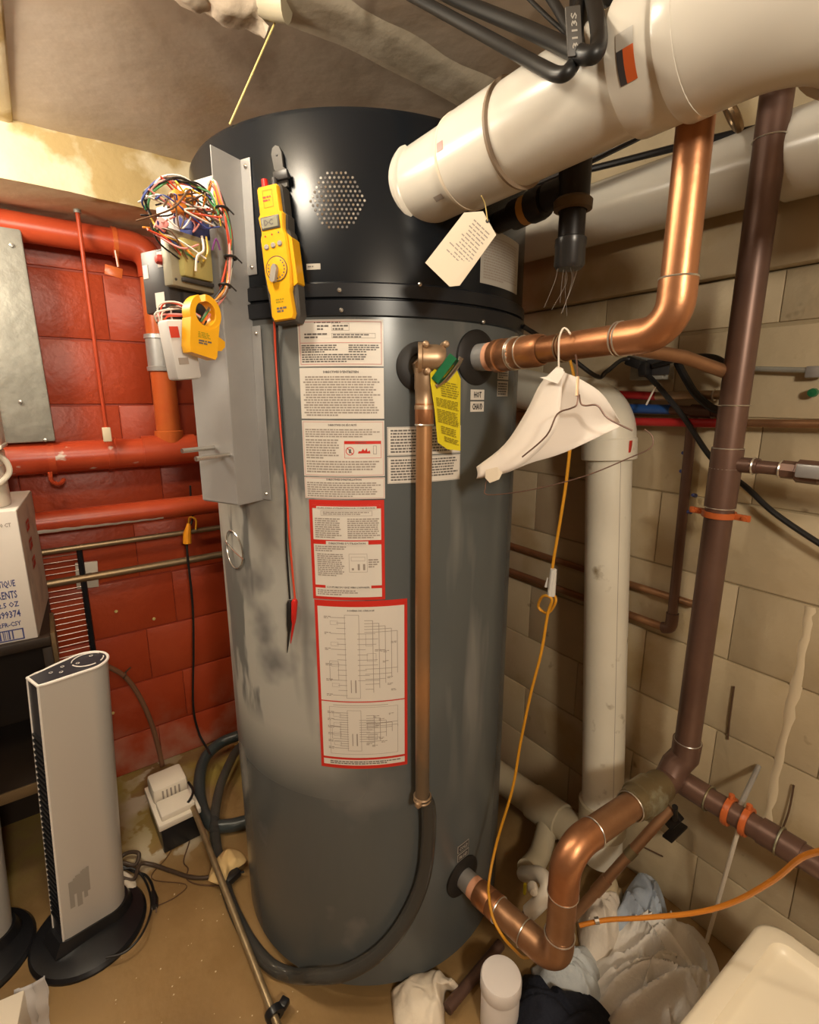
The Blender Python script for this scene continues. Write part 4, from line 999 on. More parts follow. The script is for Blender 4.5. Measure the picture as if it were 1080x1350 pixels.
# little white trap with valve
st = thing('drain_trap', 'small white plastic trap fitting with yellow valve tag near the floor', 'pipe fitting', (0.860,0.660,0.132))
obj('trap', MB().tube(smooth([(0.900,0.733,0.105), (0.880,0.664,0.179), (0.860,0.624,0.194), (0.840,0.620,0.173), (0.820,0.642,0.124)], 6), .0185, 18), 'white_dull', st)
obj('outlet', MB().tube([(0.820,0.640,0.128), (0.800,0.641,0.095)], .016, 16), 'copper_brown', st)
obj('knob', MB().lathe([(.012, -.012), (.013, 0), (.009, .012), (0, .014)], (0.830,0.643,0.187), (-.6, -.7, .2), 14), 'white_dull', st)
obj('valve_tag', MB().box((0.850,0.684,0.135), (.008, .008, .034), None, .003), 'tag_yellow', st)

# white pipe high along the right wall
wp2 = thing('overhead_pipe', 'white plastic pipe running level along the top of the right wall', 'pipe', (1.165, .7, 1.79))
obj('pipe', MB().tube([V(1.165, 1.55, 1.812), V(1.165, .9, 1.797), V(1.165, -.3, 1.768)], .068, 32), 'pvc', wp2)
obj('coupling', MB().tube([V(1.165, .445, 1.786), V(1.165, .30, 1.782)], .073, 32), 'pvc', wp2)

# ================================================================== GAS PIPE with drip leg
gp = thing('gas_pipe', 'black iron gas pipe with capped drip leg behind the white flue', 'pipe', (0.720,0.568,1.676))
G = Vector((0.720,0.568,1.679)); 
gy = Vector((0.720,0.673,1.689))
obj('tee', MB().lathe([(.024, -.032), (.028, -.030), (.028, -.018), (.0245, -.016), (.0245, .06)], G, (0, 0, 1), 20).tube([G, G + V(0, .05, 0)], .022, 18), 'iron', gp)
obj('tee_rim', MB().lathe([(.022, -.034), (.0295, -.032), (.0300, -.020), (.026, -.016)], G, (0, 0, 1), 20), 'iron_rim', gp)
obj('drip_leg', MB().tube([G - V(0, 0, .02), G - V(0, 0, .085)], .0205, 20), 'iron', gp)
obj('cap', MB().lathe([(.0215, -.072), (.0245, -.074), (.0245, -.084), (.0235, -.086), (.0240, -.112), (.020, -.118), (0, -.119)], G, (0, 0, 1), 22), 'iron_cap', gp)
obj('union', MB().lathe([(.018, .03), (.018, .055), (.024, .057), (.026, .064), (.026, .085), (.018, .088), (.018, .10), (.024, .102), (.024, .125), (.018, .13), (.018, .30)], G, (0, 1, -.06), 16), 'iron', gp)
obj('sealant_band', MB().lathe([(.0185, .084), (.0235, .086), (.0235, .102), (.0185, .104)], G, (0, 1, -.06), 16), 'yellow_dope', gp)
obj('riser', MB().tube([G, G + V(0, 0, .30)], .0235, 18), 'iron', gp)
cw = MB(); rc = random.Random(3)
for k in range(7):
    p = G + V(rc.uniform(-.02, .015), rc.uniform(-.01, .01), -.118); cw.tube(smooth([p, p + V(rc.uniform(-.01, .01), 0, -.02), p + V(rc.uniform(-.025, .015), rc.uniform(-.01, .01), -.05 - .02 * rc.random())], 3), .0002, 3)
o = obj('cobweb', cw, 'ink_soft', gp); o['kind'] = 'stuff'

# dark clutter of cables above the wall pipe
for k, (a, b, r, m, lb) in enumerate((((1.000,1.065,1.844), (1.000,0.563,1.854), .010, 'iron', 'black cable above the white wall pipe, upper one'),
        ((1.020,1.088,1.890), (1.120,0.579,1.848), .007, 'wire_black', 'thin black cable resting on the white wall pipe'),)):
    tag(obj('cable', MB().tube(smooth([a, Vector(a).lerp(Vector(b), .5) + V(0, 0, -.006), b, Vector(b) + (Vector(b) - Vector(a)) * .6], 6), r, 10), m), lb, 'cable')

# ================================================================== OVERHEAD BLACK PIPES (bent loops)
def black_loop(pts, r, lb, m='rubber2'):
    return tag(obj('black_cable', MB().tube(smooth(pts, 8), r, 12), m), lb, 'cable', 'black cables over the flue')
black_loop([(0.509,0.794,1.989), (0.515,0.707,1.921), (0.517,0.560,1.805), (0.484,0.437,1.707), (0.477,0.404,1.683), (0.482,0.395,1.685), (0.503,0.405,1.708), (0.538,0.431,1.756), (0.588,0.471,1.845)], .0072, 'lower of two black cables dropping to a bend over the white flue')
black_loop([(0.543,0.723,1.958), (0.534,0.635,1.888), (0.523,0.501,1.787), (0.490,0.402,1.708), (0.485,0.375,1.689), (0.493,0.371,1.696), (0.516,0.390,1.732), (0.545,0.421,1.781), (0.574,0.454,1.838)], .0084, 'upper of two black cables dropping to a thick bend over the white flue')
black_loop([(0.542,0.504,1.845), (0.532,0.467,1.800), (0.519,0.432,1.753), (0.502,0.401,1.714), (0.495,0.386,1.699)], .0052, 'short black cable slanting into the bend over the flue')
black_loop([(0.546,0.526,1.843), (0.534,0.475,1.789), (0.523,0.433,1.746), (0.509,0.403,1.714)], .0025, 'thinnest black cable slanting into the bend over the flue')
tgx = Vector((0.476,0.388,1.712)); tgm2 = Matrix.Rotation(R(-32), 3, 'Z') @ Matrix.Rotation(R(-8), 3, 'Y')
lt = tag(obj('cable_tag', MB().box(tgx, (.015, .003, .042), tgm2, .0008), 'meter_grey'), 'dark grey printed tag strip between the black cables', 'tag')
mb = MB(); put_text(mb, '3113S', lambda x, y: tgx + tgm2 @ V(-y, -.0019, x), 0, -.003, h=.006, wd=.030)
lt2 = obj('lettering', mb, 'label_grey', lt, sm=False)
yw = tag(obj('yellow_cable', MB().tube(smooth([(0.604,0.483,1.840), (0.595,0.456,1.810), (0.594,0.433,1.792), (0.596,0.410,1.781), (0.591,0.386,1.773), (0.589,0.361,1.770)], 6), .0026, 8), 'string'), 'thin yellow cable sagging over the white flue', 'cable')
bb = tag(obj('black_cable_bundle', MB().tube(smooth([(0.628,0.502,1.878), (0.628,0.465,1.834), (0.629,0.433,1.812), (0.638,0.401,1.811), (0.639,0.376,1.813)], 6), .016, 12), 'rubber2'), 'thick black cable bundle above the sagging yellow cable', 'cable')
tag(obj('ceiling_string', MB().tube([(0.416,0.951,2.000), (0.314,0.952,1.800)], .0016, 6), 'string'), 'taut yellow string from the ceiling down behind the tank', 'string')
ccl = tag(obj('coiled_cable', MB().ring((0.854,0.406,1.751), (.3, -.8, .5), .020, .006, 20, 8), 'conduit'), 'looped tan cable under the flue elbow', 'cable')

# ================================================================== HANGERS
hn = thing('paper_hanger', 'white paper-covered wire hanger hooked over the copper pipe', 'hanger', HA(.155))
def HW(px): return Vector(px)
g1 = HA(.135)
obj('hook', MB().tube(smooth([(0.632,0.489,1.449), (0.636,0.498,1.456), (0.634,0.503,1.458), (0.628,0.503,1.450), (0.628,0.505,1.438), (0.630,0.504,1.403)], 6), .0014, 8), 'white_plastic', hn)
cf_ = [(0.630,0.507,1.404), (0.628,0.496,1.399), (0.630,0.480,1.364)]
outline_l = [(0.632,0.511,1.404), (0.630,0.538,1.378), (0.622,0.558,1.332), (0.612,0.579,1.293), (0.604,0.607,1.266), (0.600,0.644,1.241)]
outline_r = [(0.634,0.501,1.404), (0.650,0.487,1.386), (0.668,0.471,1.364), (0.685,0.456,1.348), (0.700,0.441,1.325), (0.690,0.456,1.318)]
mb = MB()
TL = [Vector(p) for p in ((0.632,0.508,1.405), (0.626,0.534,1.379), (0.618,0.553,1.336), (0.607,0.585,1.285), (0.598,0.640,1.243))]
BL = [Vector(p) for p in ((0.622,0.490,1.396), (0.610,0.484,1.321), (0.600,0.515,1.275), (0.592,0.557,1.245), (0.592,0.633,1.224))]
TL = smooth(TL, 5); BL = smooth(BL, 5)
def pf(u, v):
    i = min(int(u * (len(TL) - 1) + .5), len(TL) - 1); p = TL[i].lerp(BL[i], v); return p + V(-.006, -.010, 0) * sin(pi * v)
mb.grid(pf, 20, 6)
TR_ = [Vector(p) for p in ((0.622,0.490,1.396), (0.640,0.473,1.386), (0.660,0.447,1.364), (0.680,0.429,1.326))]
BR_ = [Vector(p) for p in ((0.592,0.557,1.245), (0.602,0.523,1.262), (0.630,0.483,1.280), (0.680,0.428,1.319))]
TR_ = smooth(TR_, 5); BR_ = smooth(BR_, 5)
def pf2(u, v):
    i = min(int(u * (len(TR_) - 1) + .5), len(TR_) - 1); p = TR_[i].lerp(BR_[i], v); return p + V(.010, .006, 0) * sin(pi * v)
mb.grid(pf2, 15, 6)
obj('paper_cover', mb, 'white_paper', hn, solid=.0008, ang=60)
mb = MB(); K = [Vector(p) for p in ((0.620,0.500,1.403), (0.618,0.483,1.396), (0.612,0.489,1.379), (0.612,0.523,1.389), (0.614,0.511,1.390))]
mb.add(K, [(0, 1, 2, 3, 4)]); obj('collar_fold', mb, 'white_paper', hn, sm=False, solid=.0006)
mb = MB(); K = [Vector(p) for p in ((0.588,0.606,1.243), (0.590,0.583,1.250), (0.592,0.570,1.246), (0.588,0.575,1.231), (0.585,0.593,1.223), (0.585,0.604,1.230))]
mb.add(K, [tuple(range(6))]); obj('curled_end', mb, 'paper', hn, sm=False, solid=.0006)
obj('shoulder_wire', MB().tube(smooth([(0.590,0.605,1.226), (0.588,0.606,1.213), (0.588,0.598,1.202), (0.600,0.518,1.221), (0.630,0.447,1.248), (0.665,0.400,1.277), (0.680,0.379,1.292), (0.682,0.379,1.307), (0.678,0.389,1.317)], 5), .0009, 6), 'copper_brown', hn)
wh2 = thing('wire_hanger', 'bare dark wire hanger hooked over the copper pipe beside the paper one', 'hanger', HA(.175))
for k, xx in enumerate((752, 757)):
    solder(wh2, HA(.152 + .006 * k), hd, hr + .0016, .0012, 'conduit', 'hook')
obj('neck', MB().tube(smooth([(0.628,0.474,1.419), (0.620,0.465,1.406), (0.612,0.456,1.385), (0.606,0.449,1.364)], 5), .0013, 6), 'copper_brown', wh2)
obj('neck_twist', MB().tube([(0.611,0.455,1.388), (0.605,0.450,1.362)], .0022, 6), 'brass', wh2)
obj('shoulder_wire', MB().tube(smooth([(0.572,0.514,1.274), (0.580,0.478,1.307), (0.588,0.468,1.337), (0.598,0.454,1.345), (0.603,0.448,1.350), (0.606,0.449,1.364)], 5), .0012, 6), 'copper_brown', wh2)
obj('shoulder_wire', MB().tube(smooth([(0.606,0.447,1.364), (0.608,0.445,1.352), (0.612,0.440,1.349), (0.622,0.428,1.349), (0.632,0.417,1.332), (0.650,0.390,1.316)], 5), .0012, 6), 'copper_brown', wh2)

# ================================================================== ORANGE CORDS
oc1 = thing('hanging_cord', 'orange cord hanging from the copper pipe down past the cold pipe with a taped knot', 'cord', (0.720,0.624,0.618))
cpts = [(0.800,0.602,1.271), (0.800,0.606,1.196), (0.800,0.614,1.119), (0.800,0.624,1.030), (0.800,0.624,0.982), (0.800,0.611,0.958), (0.800,0.629,0.925), (0.800,0.654,0.930), (0.790,0.636,0.962), (0.790,0.613,0.963), (0.790,0.621,0.927), (0.780,0.623,0.845), (0.770,0.636,0.745), (0.760,0.648,0.622), (0.740,0.646,0.518), (0.700,0.648,0.399), (0.660,0.628,0.341), (0.632,0.599,0.338), (0.622,0.575,0.316), (0.625,0.549,0.295), (0.650,0.541,0.253), (0.710,0.564,0.158), (0.800,0.613,0.031)]
obj('cord', MB().tube(smooth(cpts, 6), .0030, 10), 'cord_ochre', oc1)
obj('cord', MB().tube(smooth([(0.800,0.602,1.271), (0.820,0.618,1.338), (0.840,0.634,1.394), (0.860,0.665,1.439)], 5), .0028, 8), 'cord_ochre', oc1)
obj('tape', MB().tube([(0.797,0.619,1.024), (0.795,0.619,0.968)], [.0065, .008], 8).box((0.795,0.630,0.992), (.010, .002, .02), Matrix.Rotation(R(20), 3, 'Y')), 'tape', oc1)
oc2 = thing('extension_cord', 'orange rubber cord stretched low across the bottom right over the laundry', 'cord', (1.045,0.391,0.200))
obj('cord', MB().tube(smooth([(0.724,0.446,0.359), (0.761,0.413,0.379), (0.800,0.362,0.408), (0.835,0.290,0.468), (0.843,0.240,0.536), (0.826,0.192,0.636), (0.797,0.161,0.721), (0.779,0.136,0.767), (0.745,0.102,0.829)], 7), [.0042] * 57, 10), 'cord_orange', oc2)
obj('end_fitting', MB().tube([(0.744,0.427,0.375), (0.750,0.422,0.377)], .0062, 10), 'steel', oc2)

# ================================================================== RIGHT WALL SMALL PIPES
def wall_pipe(name, pts, r, m, lb, cat='pipe', caps=()):
    return tag(obj(name, MB().tube(pts, r, 14), m), lb, cat)
vtp = thing('vertical_branch', 'thin brown copper pipe dropping down the right wall to an elbow', 'pipe', (1.212,0.574,0.804))
obj('pipe', MB().tube([(1.212,0.584,1.333), (1.212,0.574,0.818)], .0115, 14), 'copper_brown', vtp)
obj('elbow', MB().tube(smooth([(1.212,0.574,0.838), (1.212,0.576,0.801), (1.212,0.594,0.792)], 5), .0145, 14), 'copper_brown', vtp)
obj('pipe', MB().tube([(1.212,0.586,0.793), (1.212,1.145,0.792)], .0105, 14), 'copper_old', vtp)
for k, (x, y) in enumerate(((904, 598), (900, 622), (919, 654), (912, 675))):
    q = [(1.222,0.594,1.231), (1.222,0.594,1.188), (1.222,0.560,1.136), (1.222,0.566,1.095)][k]
    obj('clip_nail', MB().lathe([(.005, 0), (.004, .014), (0, .015)], q, (-1, 0, .2), 8), 'ink_navy', vtp)
wall_pipe('wall_pipe', [(1.222,0.532,0.873), (1.222,0.700,0.873), (1.222,1.159,0.878)], .0095, 'copper_old', 'upper thin copper pipe along the right wall behind the drain stack')
rp_ = thing('red_tube', 'red plastic water tube along the right wall, lower of the two', 'pipe', (1.200,0.634,1.304))
obj('tube', MB().tube([(1.200,1.054,1.333), (1.200,0.727,1.301), (1.200,0.520,1.305)], .0100, 12), 'red_pex', rp_)
wall_pipe('copper_line', [(1.205,0.535,1.306), (1.205,0.446,1.308), (1.205,0.299,1.312)], .0085, 'copper_old', 'copper pipe on the right wall, right of the brown riser')
r3 = thing('red_tube', 'red plastic water tube with brass end along the right wall, upper one', 'pipe', (1.200,0.678,1.365))
obj('tube', MB().tube([(1.200,1.087,1.380), (1.200,0.663,1.363)], .0098, 12), 'red_pex', r3)
obj('end_pipe', MB().tube([(1.200,0.667,1.363), (1.200,0.510,1.366)], .0100, 12), 'brass', r3)
solder(r3, (1.200,0.537,1.365), (0, 1, 0), .0108, .002)
b3 = thing('blue_tube', 'blue plastic water tube between the two red tubes on the right wall', 'pipe', (1.200,0.694,1.331))
obj('tube', MB().tube([(1.205,1.059,1.335), (1.205,0.631,1.332)], .0115, 12), 'blue_pex', b3)
obj('end_pipe', MB().tube([(1.205,0.640,1.332), (1.205,0.499,1.328)], .0112, 12), 'copper_brown', b3)
obj('coupling', MB().tube([(1.205,0.584,1.331), (1.205,0.538,1.329)], .0145, 12), 'copper_brown', b3)
# diagonal copper pipe to the riser
wall_pipe('diagonal_pipe', [(0.900,0.550,1.447), (1.000,0.513,1.435), (1.100,0.470,1.406)], .0125, 'copper_old', 'brown copper pipe slanting behind the hot pipe to the riser')
# electrical box
eb = thing('outlet_box', 'small dark electrical box with plugged cables on the right wall', 'electrical box', (1.200,0.681,1.420))
obj('box', MB().box((1.212,0.692,1.431), (.05, .085, .06), None, .004), 'galv_dark', eb)
obj('socket_face', MB().box((1.184,0.662,1.429), (.006, .055, .036), None, .002), 'darkplastic', eb)
obj('plug', MB().box((1.165,0.708,1.441), (.03, .040, .022), Matrix.Rotation(R(20), 3, 'X'), .004), 'wire_black', eb)
obj('plug', MB().box((1.168,0.685,1.423), (.026, .022, .030), Matrix.Rotation(R(-10), 3, 'X'), .004), 'wire_black', eb)
tag(obj('power_cable', MB().tube(smooth([(1.170,0.686,1.416), (1.170,0.657,1.393), (1.180,0.591,1.320), (1.190,0.518,1.226), (1.200,0.448,1.173), (1.200,0.392,1.129), (1.200,0.309,1.083), (1.200,0.248,1.056)], 7), .0060, 10), 'wire_black'), 'black cable sagging across the right wall behind the brown riser', 'cable')
tag(obj('power_cable', MB().tube(smooth([(0.850,0.779,1.506), (0.950,0.756,1.461), (1.030,0.719,1.407), (1.050,0.706,1.417), (1.140,0.725,1.448), (1.165,0.695,1.444)], 6), .0050, 10), 'wire_black'), 'black cable running from behind the tank to the wall box', 'cable')
tag(obj('power_cable', MB().tube(smooth([(1.170,0.665,1.432), (1.160,0.595,1.444), (1.160,0.540,1.444), (1.170,0.513,1.431), (1.190,0.492,1.397)], 6), .0060, 10), 'wire_black'), 'black cable leaving the wall box to the right behind the riser', 'cable')
tag(obj('power_cable', MB().tube(smooth([(1.190,0.621,1.437), (1.180,0.592,1.400), (1.180,0.563,1.363), (1.190,0.524,1.334), (1.200,0.500,1.350)], 6), .0085, 10), 'wire_black'), 'thick black cable hanging behind the slanting copper pipe', 'cable')
tag(obj('white_cable_tie', MB().tube([(1.160,0.650,1.384), (1.155,0.665,1.343)], .0022, 6), 'wire_white'), 'white cable tie tail below the wall box', 'cable tie')
cdt = thing('conduit', 'thin grey conduit with a clip high on the right wall', 'conduit', (1.220,0.466,1.415))
obj('tube', MB().tube([(1.222,0.574,1.426), (1.222,0.388,1.412), (1.222,0.306,1.406)], .0055, 10), 'galv_dark', cdt)
obj('clip', MB().box((1.222,0.369,1.408), (.014, .03, .022), None, .003), 'galv', cdt)
obj('anchor', MB().lathe([(.009, 0), (.008, .008), (0, .009)], (1.228,0.368,1.369), (-1, 0, 0), 10), 'green', cdt)
# side outlet valve
sv = thing('side_valve', 'brown copper side outlet with a corroded grey valve at the right edge', 'valve', (1.100,0.396,1.232))
Y0 = .454
obj('stub', MB().tube([(1.100,0.443,1.231), (1.100,0.396,1.232)], .0150, 16), 'copper_brown', sv)
obj('stub', MB().tube([(1.100,0.399,1.231), (1.100,0.354,1.231)], .0125, 16), 'copper_brown', sv)
obj('valve_body', MB().lathe([(.015, 0), (.0165, .001), (.0165, .024), (.021, .026), (.021, .060), (.016, .064), (.016, .16)], (1.100,0.359,1.231), (0, -1, -.02), 8), 'copper_brown', sv, ang=25)
obj('valve_plate', MB().box((1.075,0.304,1.234), (.006, .05, .024), None, .003), 'galv', sv)
for q in ((1.100,0.404,1.232), (1.100,0.359,1.231)): solder(sv, q, (0, 1, 0), .0150, .0022)
# nails and scratches on the wall
obj('wall_nail', MB().tube([(1.225,0.321,0.523), (1.238,0.286,0.531)], .002, 5), 'iron') if False else None
for k, (pts, lb) in enumerate((([(1.235,0.426,0.702), (1.234,0.424,0.613), (1.236,0.422,0.563)], 'dark rusty wire end on the cream wall above the hanger rod'),
        ([(1.234,0.284,0.534), (1.230,0.283,0.469), (1.232,0.289,0.413)], 'short dark wire on the cream wall near the right edge'),
        ([(1.236,0.586,0.113), (1.236,0.532,0.128)], 'thin nail line on the cream wall under the copper tee'))):
    tag(obj('wire_end', MB().tube(smooth(pts, 4), .0020, 6), 'wire_end'), lb, 'wire')

# ================================================================== RED SPRINKLER PIPES (left wall)
rpp = thing('red_pipe', 'red painted pipe bending down from the bulkhead to a tee on the left wall', 'pipe', (0.282,1.840,1.237))
YP = 1.835; rr_ = .041
pA = Vector((-0.201,1.835,1.807)); pE = Vector((0.316,1.835,1.788)); pB = Vector((0.298,1.835,1.200))
zt_ = Vector((0.181,1.835,1.806)).z
corner = V(pE.x + .018, YP, zt_ - .003)
obj('pipe', MB().tube([V(-.75, YP, zt_ + .012), V(corner.x - .07, YP, zt_)], rr_ - .004, 24), 'red_paint', rpp)
obj('elbow', MB().tube([V(corner.x - .10, YP, zt_)] + arc(corner, V(1, 0, 0), V(0, 0, -1), .055, 10) + [corner - V(0, 0, .085)], rr_, 24), 'red_paint', rpp)
zt2 = Vector((0.292,1.835,1.554)).z; zb2 = Vector((0.302,1.835,1.440)).z; ztee = Vector((0.293,1.835,1.200)).z
px_ = corner.x
obj('pipe', MB().tube([corner - V(0, 0, .07), V(px_, YP, zb2)], rr_ - .004, 24), 'red_orange', rpp)
obj('coupling', MB().lathe([(rr_ - .003, 0), (rr_ + .003, .002), (rr_ + .004, .014), (rr_, .016), (rr_, zt2 - zb2 - .016), (rr_ + .004, zt2 - zb2 - .014), (rr_ + .003, zt2 - zb2 - .002), (rr_ - .003, zt2 - zb2)], V(px_, YP, zb2), (0, 0, 1), 24), 'galv', rpp)
obj('pipe', MB().tube([V(px_, YP, zb2 + .01), V(px_, YP, ztee)], rr_ - .004, 24), 'red_orange', rpp)
obj('tee_socket', MB().lathe([(rr_, 0), (rr_ + .003, -.002), (rr_ + .003, -.02), (rr_, -.06)], V(px_, YP, ztee + .055), (0, 0, 1), 24), 'red_orange', rpp)
lp0 = Vector((-0.079,1.835,1.186)); lp1 = Vector((0.381,1.835,1.190)); lr = .046
obj('main_pipe', MB().tube([V(-.75, YP, lp0.z - .002), V(px_ + .09, YP, lp1.z - .002)], lr, 26), 'red_chip', rpp)
obj('tee', MB().tube([V(px_ - .085, YP, lp1.z), V(px_ + .075, YP, lp1.z)], lr + .004, 26), 'red_paint', rpp)
obj('groove_ring', MB().tube([V(px_ - .16, YP, lp1.z), V(px_ - .155, YP, lp1.z)], lr + .0025, 26), 'red_paint', rpp)
obj('bare_end', MB().tube([V(px_ + .08, YP, lp1.z), V(px_ + .40, YP, lp1.z)], lr - .004, 24), 'hose', rpp)
# hanger brackets
h1 = thing('strap_bracket', 'red strap bracket holding the upper red pipe to the wall', 'bracket', (0.228,1.840,1.753))
bx = Vector((0.239,1.835,1.785)).x
obj('strap', MB().lathe([(rr_ - .003, -.006), (rr_ + .001, -.006), (rr_ + .001, .006), (rr_ - .003, .006)], V(bx, YP, zt_), (1, 0, 0), 24), 'red_orange', h1)
obj('foot', MB().box((0.224,1.800,1.718), (.045, .004, .028), Matrix.Rotation(R(10), 3, 'Y'), .001).tube([(0.235,1.800,1.776), (0.238,1.800,1.732)], .004, 6), 'red_orange', h1)
h2 = thing('strap_bracket', 'red chipped hook bracket under the lower red pipe near the carton', 'bracket', (0.008,1.840,1.193))
bx = Vector((0.007,1.800,1.186)).x
obj('strap', MB().lathe([(lr - .002, -.009), (lr + .003, -.009), (lr + .003, .009), (lr - .002, .009)], V(bx, YP, lp0.z), (1, 0, 0), 24), 'red_chip', h2)
obj('foot', MB().tube(smooth([(-0.002,1.790,1.150), (-0.001,1.790,1.123), (0.016,1.800,1.111), (0.029,1.820,1.121)], 4), .006, 8), 'red_chip', h2)
rod = thing('hanger_rod', 'thin red hanger rod from the bulkhead to the lower red pipe', 'rod', (0.151,1.800,1.211))
ra = Vector((0.137,1.775,1.860)); rb = Vector((0.152,1.775,1.253))
ra = V(rb.x - .002, 1.775, 1.868)
obj('rod', MB().tube([ra, rb], .0055, 10), 'red_paint', rod)
obj('anchor', MB().lathe([(.022, .0), (.020, -.004), (.009, -.006), (.009, -.016), (0, -.016)], ra, (0, 0, 1), 14), 'galv_dark', rod)
obj('masking_tape', MB().box((0.151,1.770,1.252), (.022, .014, .042), None, .002), 'caulk', rod)
obj('ring', MB().lathe([(lr + .001, -.008), (lr + .005, -.008), (lr + .005, .008), (lr + .001, .008)], V(rb.x + .006, YP, lp1.z), (1, 0, 0), 24), 'red_chip', rod)
# third red pipe and bare conduits
q0 = Vector((-0.051,1.830,0.995)); q1 = Vector((0.475,1.830,0.980))
t3 = thing('red_pipe', 'thin red pipe with a white streak, lowest on the left wall', 'pipe', (0.1, 1.83, q0.z))
obj('pipe', MB().tube([V(-.75, 1.83, q0.z), V(.75, 1.83, q0.z)], .034, 22), 'red_paint', t3)
sa = Vector((-0.054,1.800,0.970)); sb = Vector((0.285,1.800,0.973))
obj('paint_streak', MB().grid(lambda u, v: V(sa.x + (sb.x - sa.x) * u, 1.83 - .0352 * cos(R(-52 + 26 * v * (1 - .5 * u) + 2 * sin(u * 40))), q0.z + .0352 * sin(R(-52 + 26 * v * (1 - .5 * u) + 2 * sin(u * 40)))), 40, 3), 'wire_white', t3)
for (x0, y0, x1, y1, lb) in ((0, 0, 0, 0, 'bare metal conduit along the left wall, upper one'), (1, 0, 0, 0, 'bare metal conduit along the left wall, lower one')):
    z = Vector((0.184,1.850,0.900)).z if x0 == 0 else Vector((0.182,1.840,0.798)).z
    tag(obj('metal_conduit', MB().tube([V(-.7, 1.85, z), V(.75, 1.85, z)], .0095 if x0 == 0 else .0125, 12), 'conduit'), lb, 'conduit')
# grey panel box on the wall, top left
gpn = thing('wall_cabinet', 'weathered grey steel panel standing on the red pipe at the left edge', 'panel', (-0.037,1.800,1.232))
pr = Vector((0.009,1.800,1.770)).x; zbp = Vector((-0.019,1.800,1.233)).z; ztp = Vector((-0.010,1.800,1.794)).z
obj('panel', MB().box(V(pr + .012 - .25, 1.845, (zbp + ztp) / 2), (.5, .09, ztp - zbp), Matrix.Rotation(R(-.6), 3, 'Y'), .006), 'galv_dark', gpn)
obj('cover_plate', MB().box(V(pr - .30, 1.797, (zbp + ztp) / 2 + .05), (.36, .006, ztp - zbp - .25), None, .002), 'galv', gpn)
for q in ((-0.008,1.797,1.752), (-0.001,1.797,1.241), (-0.044,1.797,1.348)):
    obj('screw', MB().lathe([(.006, 0), (.005, .004), (0, .005)], q, (0, -1, 0), 10), 'steel', gpn)

# ================================================================== LEFT CLUTTER
cbn = thing('cabinet', 'dark wooden shelf cabinet standing in the corner below the white carton', 'cabinet', (-.35, 1.66, 0))
ctop = .77
obj('top', MB().box(V(-.40, 1.675, ctop - .012), (.69, .37, .024), None, .002), 'wood_dark', cbn)
obj('side_panel', MB().box(V(-.065, 1.675, (ctop - .03) / 2), (.02, .36, ctop - .03), None, .001), 'wood_dark', cbn)
obj('side_panel', MB().box(V(-.71, 1.675, (ctop - .03) / 2), (.02, .36, ctop - .03), None, .001), 'wood_dark', cbn)
obj('shelf', MB().box(V(-.39, 1.675, .36), (.63, .35, .022), None, .001), 'wood_dark', cbn)
obj('shelf_edge', MB().box(V(-.39, 1.497, .36), (.63, .006, .03), None, .001), 'wood_edge', cbn)
obj('back_panel', MB().box(V(-.39, 1.86, ctop / 2), (.63, .01, ctop - .05), None), 'wood_dark', cbn, sm=False)
obj('corner_trim', MB().box(V(-.050, 1.60, ctop - .05), (.010, .16, .09), None, .001), 'wood_edge', cbn)

ct = thing('carton', 'white carton with dark blue French print on top of the dark cabinet', 'box', (-.28, 1.66, ctop))
fx = Matrix.Rotation(R(-4.5), 3, 'Z'); ch = .328; cwid = .44; cdp = .315
cr = V(-.079, 1.50, ctop)        # front right bottom corner
ctr = cr + fx @ V(-cwid / 2, cdp / 2, ch / 2)
obj('body', MB().box(ctr, (cwid, cdp, ch), fx, .003), 'carton', ct)
def cfm(x, y): return cr + fx @ V(-x, -.0012, y)       # x measured from the right edge
mb = MB(); F = lambda x, y: cfm(-x, y)
put_text(mb, 'PLASTIQUE', F, -.026, .140, h=.020, wd=.056, align='r'); put_text(mb, 'TRANSPARENTS', F, -.026, .113, h=.020, wd=.094, align='r')
put_text(mb, 'CT. 2.5 OZ', F, -.026, .091, h=.014, wd=.064, align='r'); put_text(mb, '1899374', F, -.026, .064, h=.019, wd=.050, align='r'); put_text(mb, '1-2FR-CSY', F, -.028, .042, h=.012, wd=.052, align='r')
mb.cur = 1; put_text(mb, '200 CT', F, -.014, .290, h=.010, wd=.030, align='r'); mb.cur = 0
x = .030
put_frame(mb, F, -.21, -.001 + .006, -.026, .034, .003)
rb2 = random.Random(9); x = -.20
while x < -.048:
    wv = rb2.uniform(.0012, .005); put_rect(mb, F, x, .009, x + wv, .031); x += wv + rb2.uniform(.0015, .004)
obj('lettering', mb, ['ink_navy', 'ink_soft'], ct, sm=False)
SF = lambda x, y: cr + fx @ V(.0012, x, y)
mb = MB(); mb.add([SF(.0, .002), SF(cdp, .002), SF(cdp, ch - .002), SF(0, ch - .002)], [(0, 1, 2, 3)]); sd = obj('side_face', mb, 'carton_side', ct, sm=False)
mb = MB(); SG = lambda x, y: cr + fx @ V(.0020, x, y)
for k in range(3):
    yb = .15 + .05 * k; put_frame(mb, SG, .10, yb, .16, yb + .028, .008); put_rect(mb, SG, .12, yb + .006, .15, yb + .016)
obj('lettering', mb, ['ink_red'], sd, sm=False)

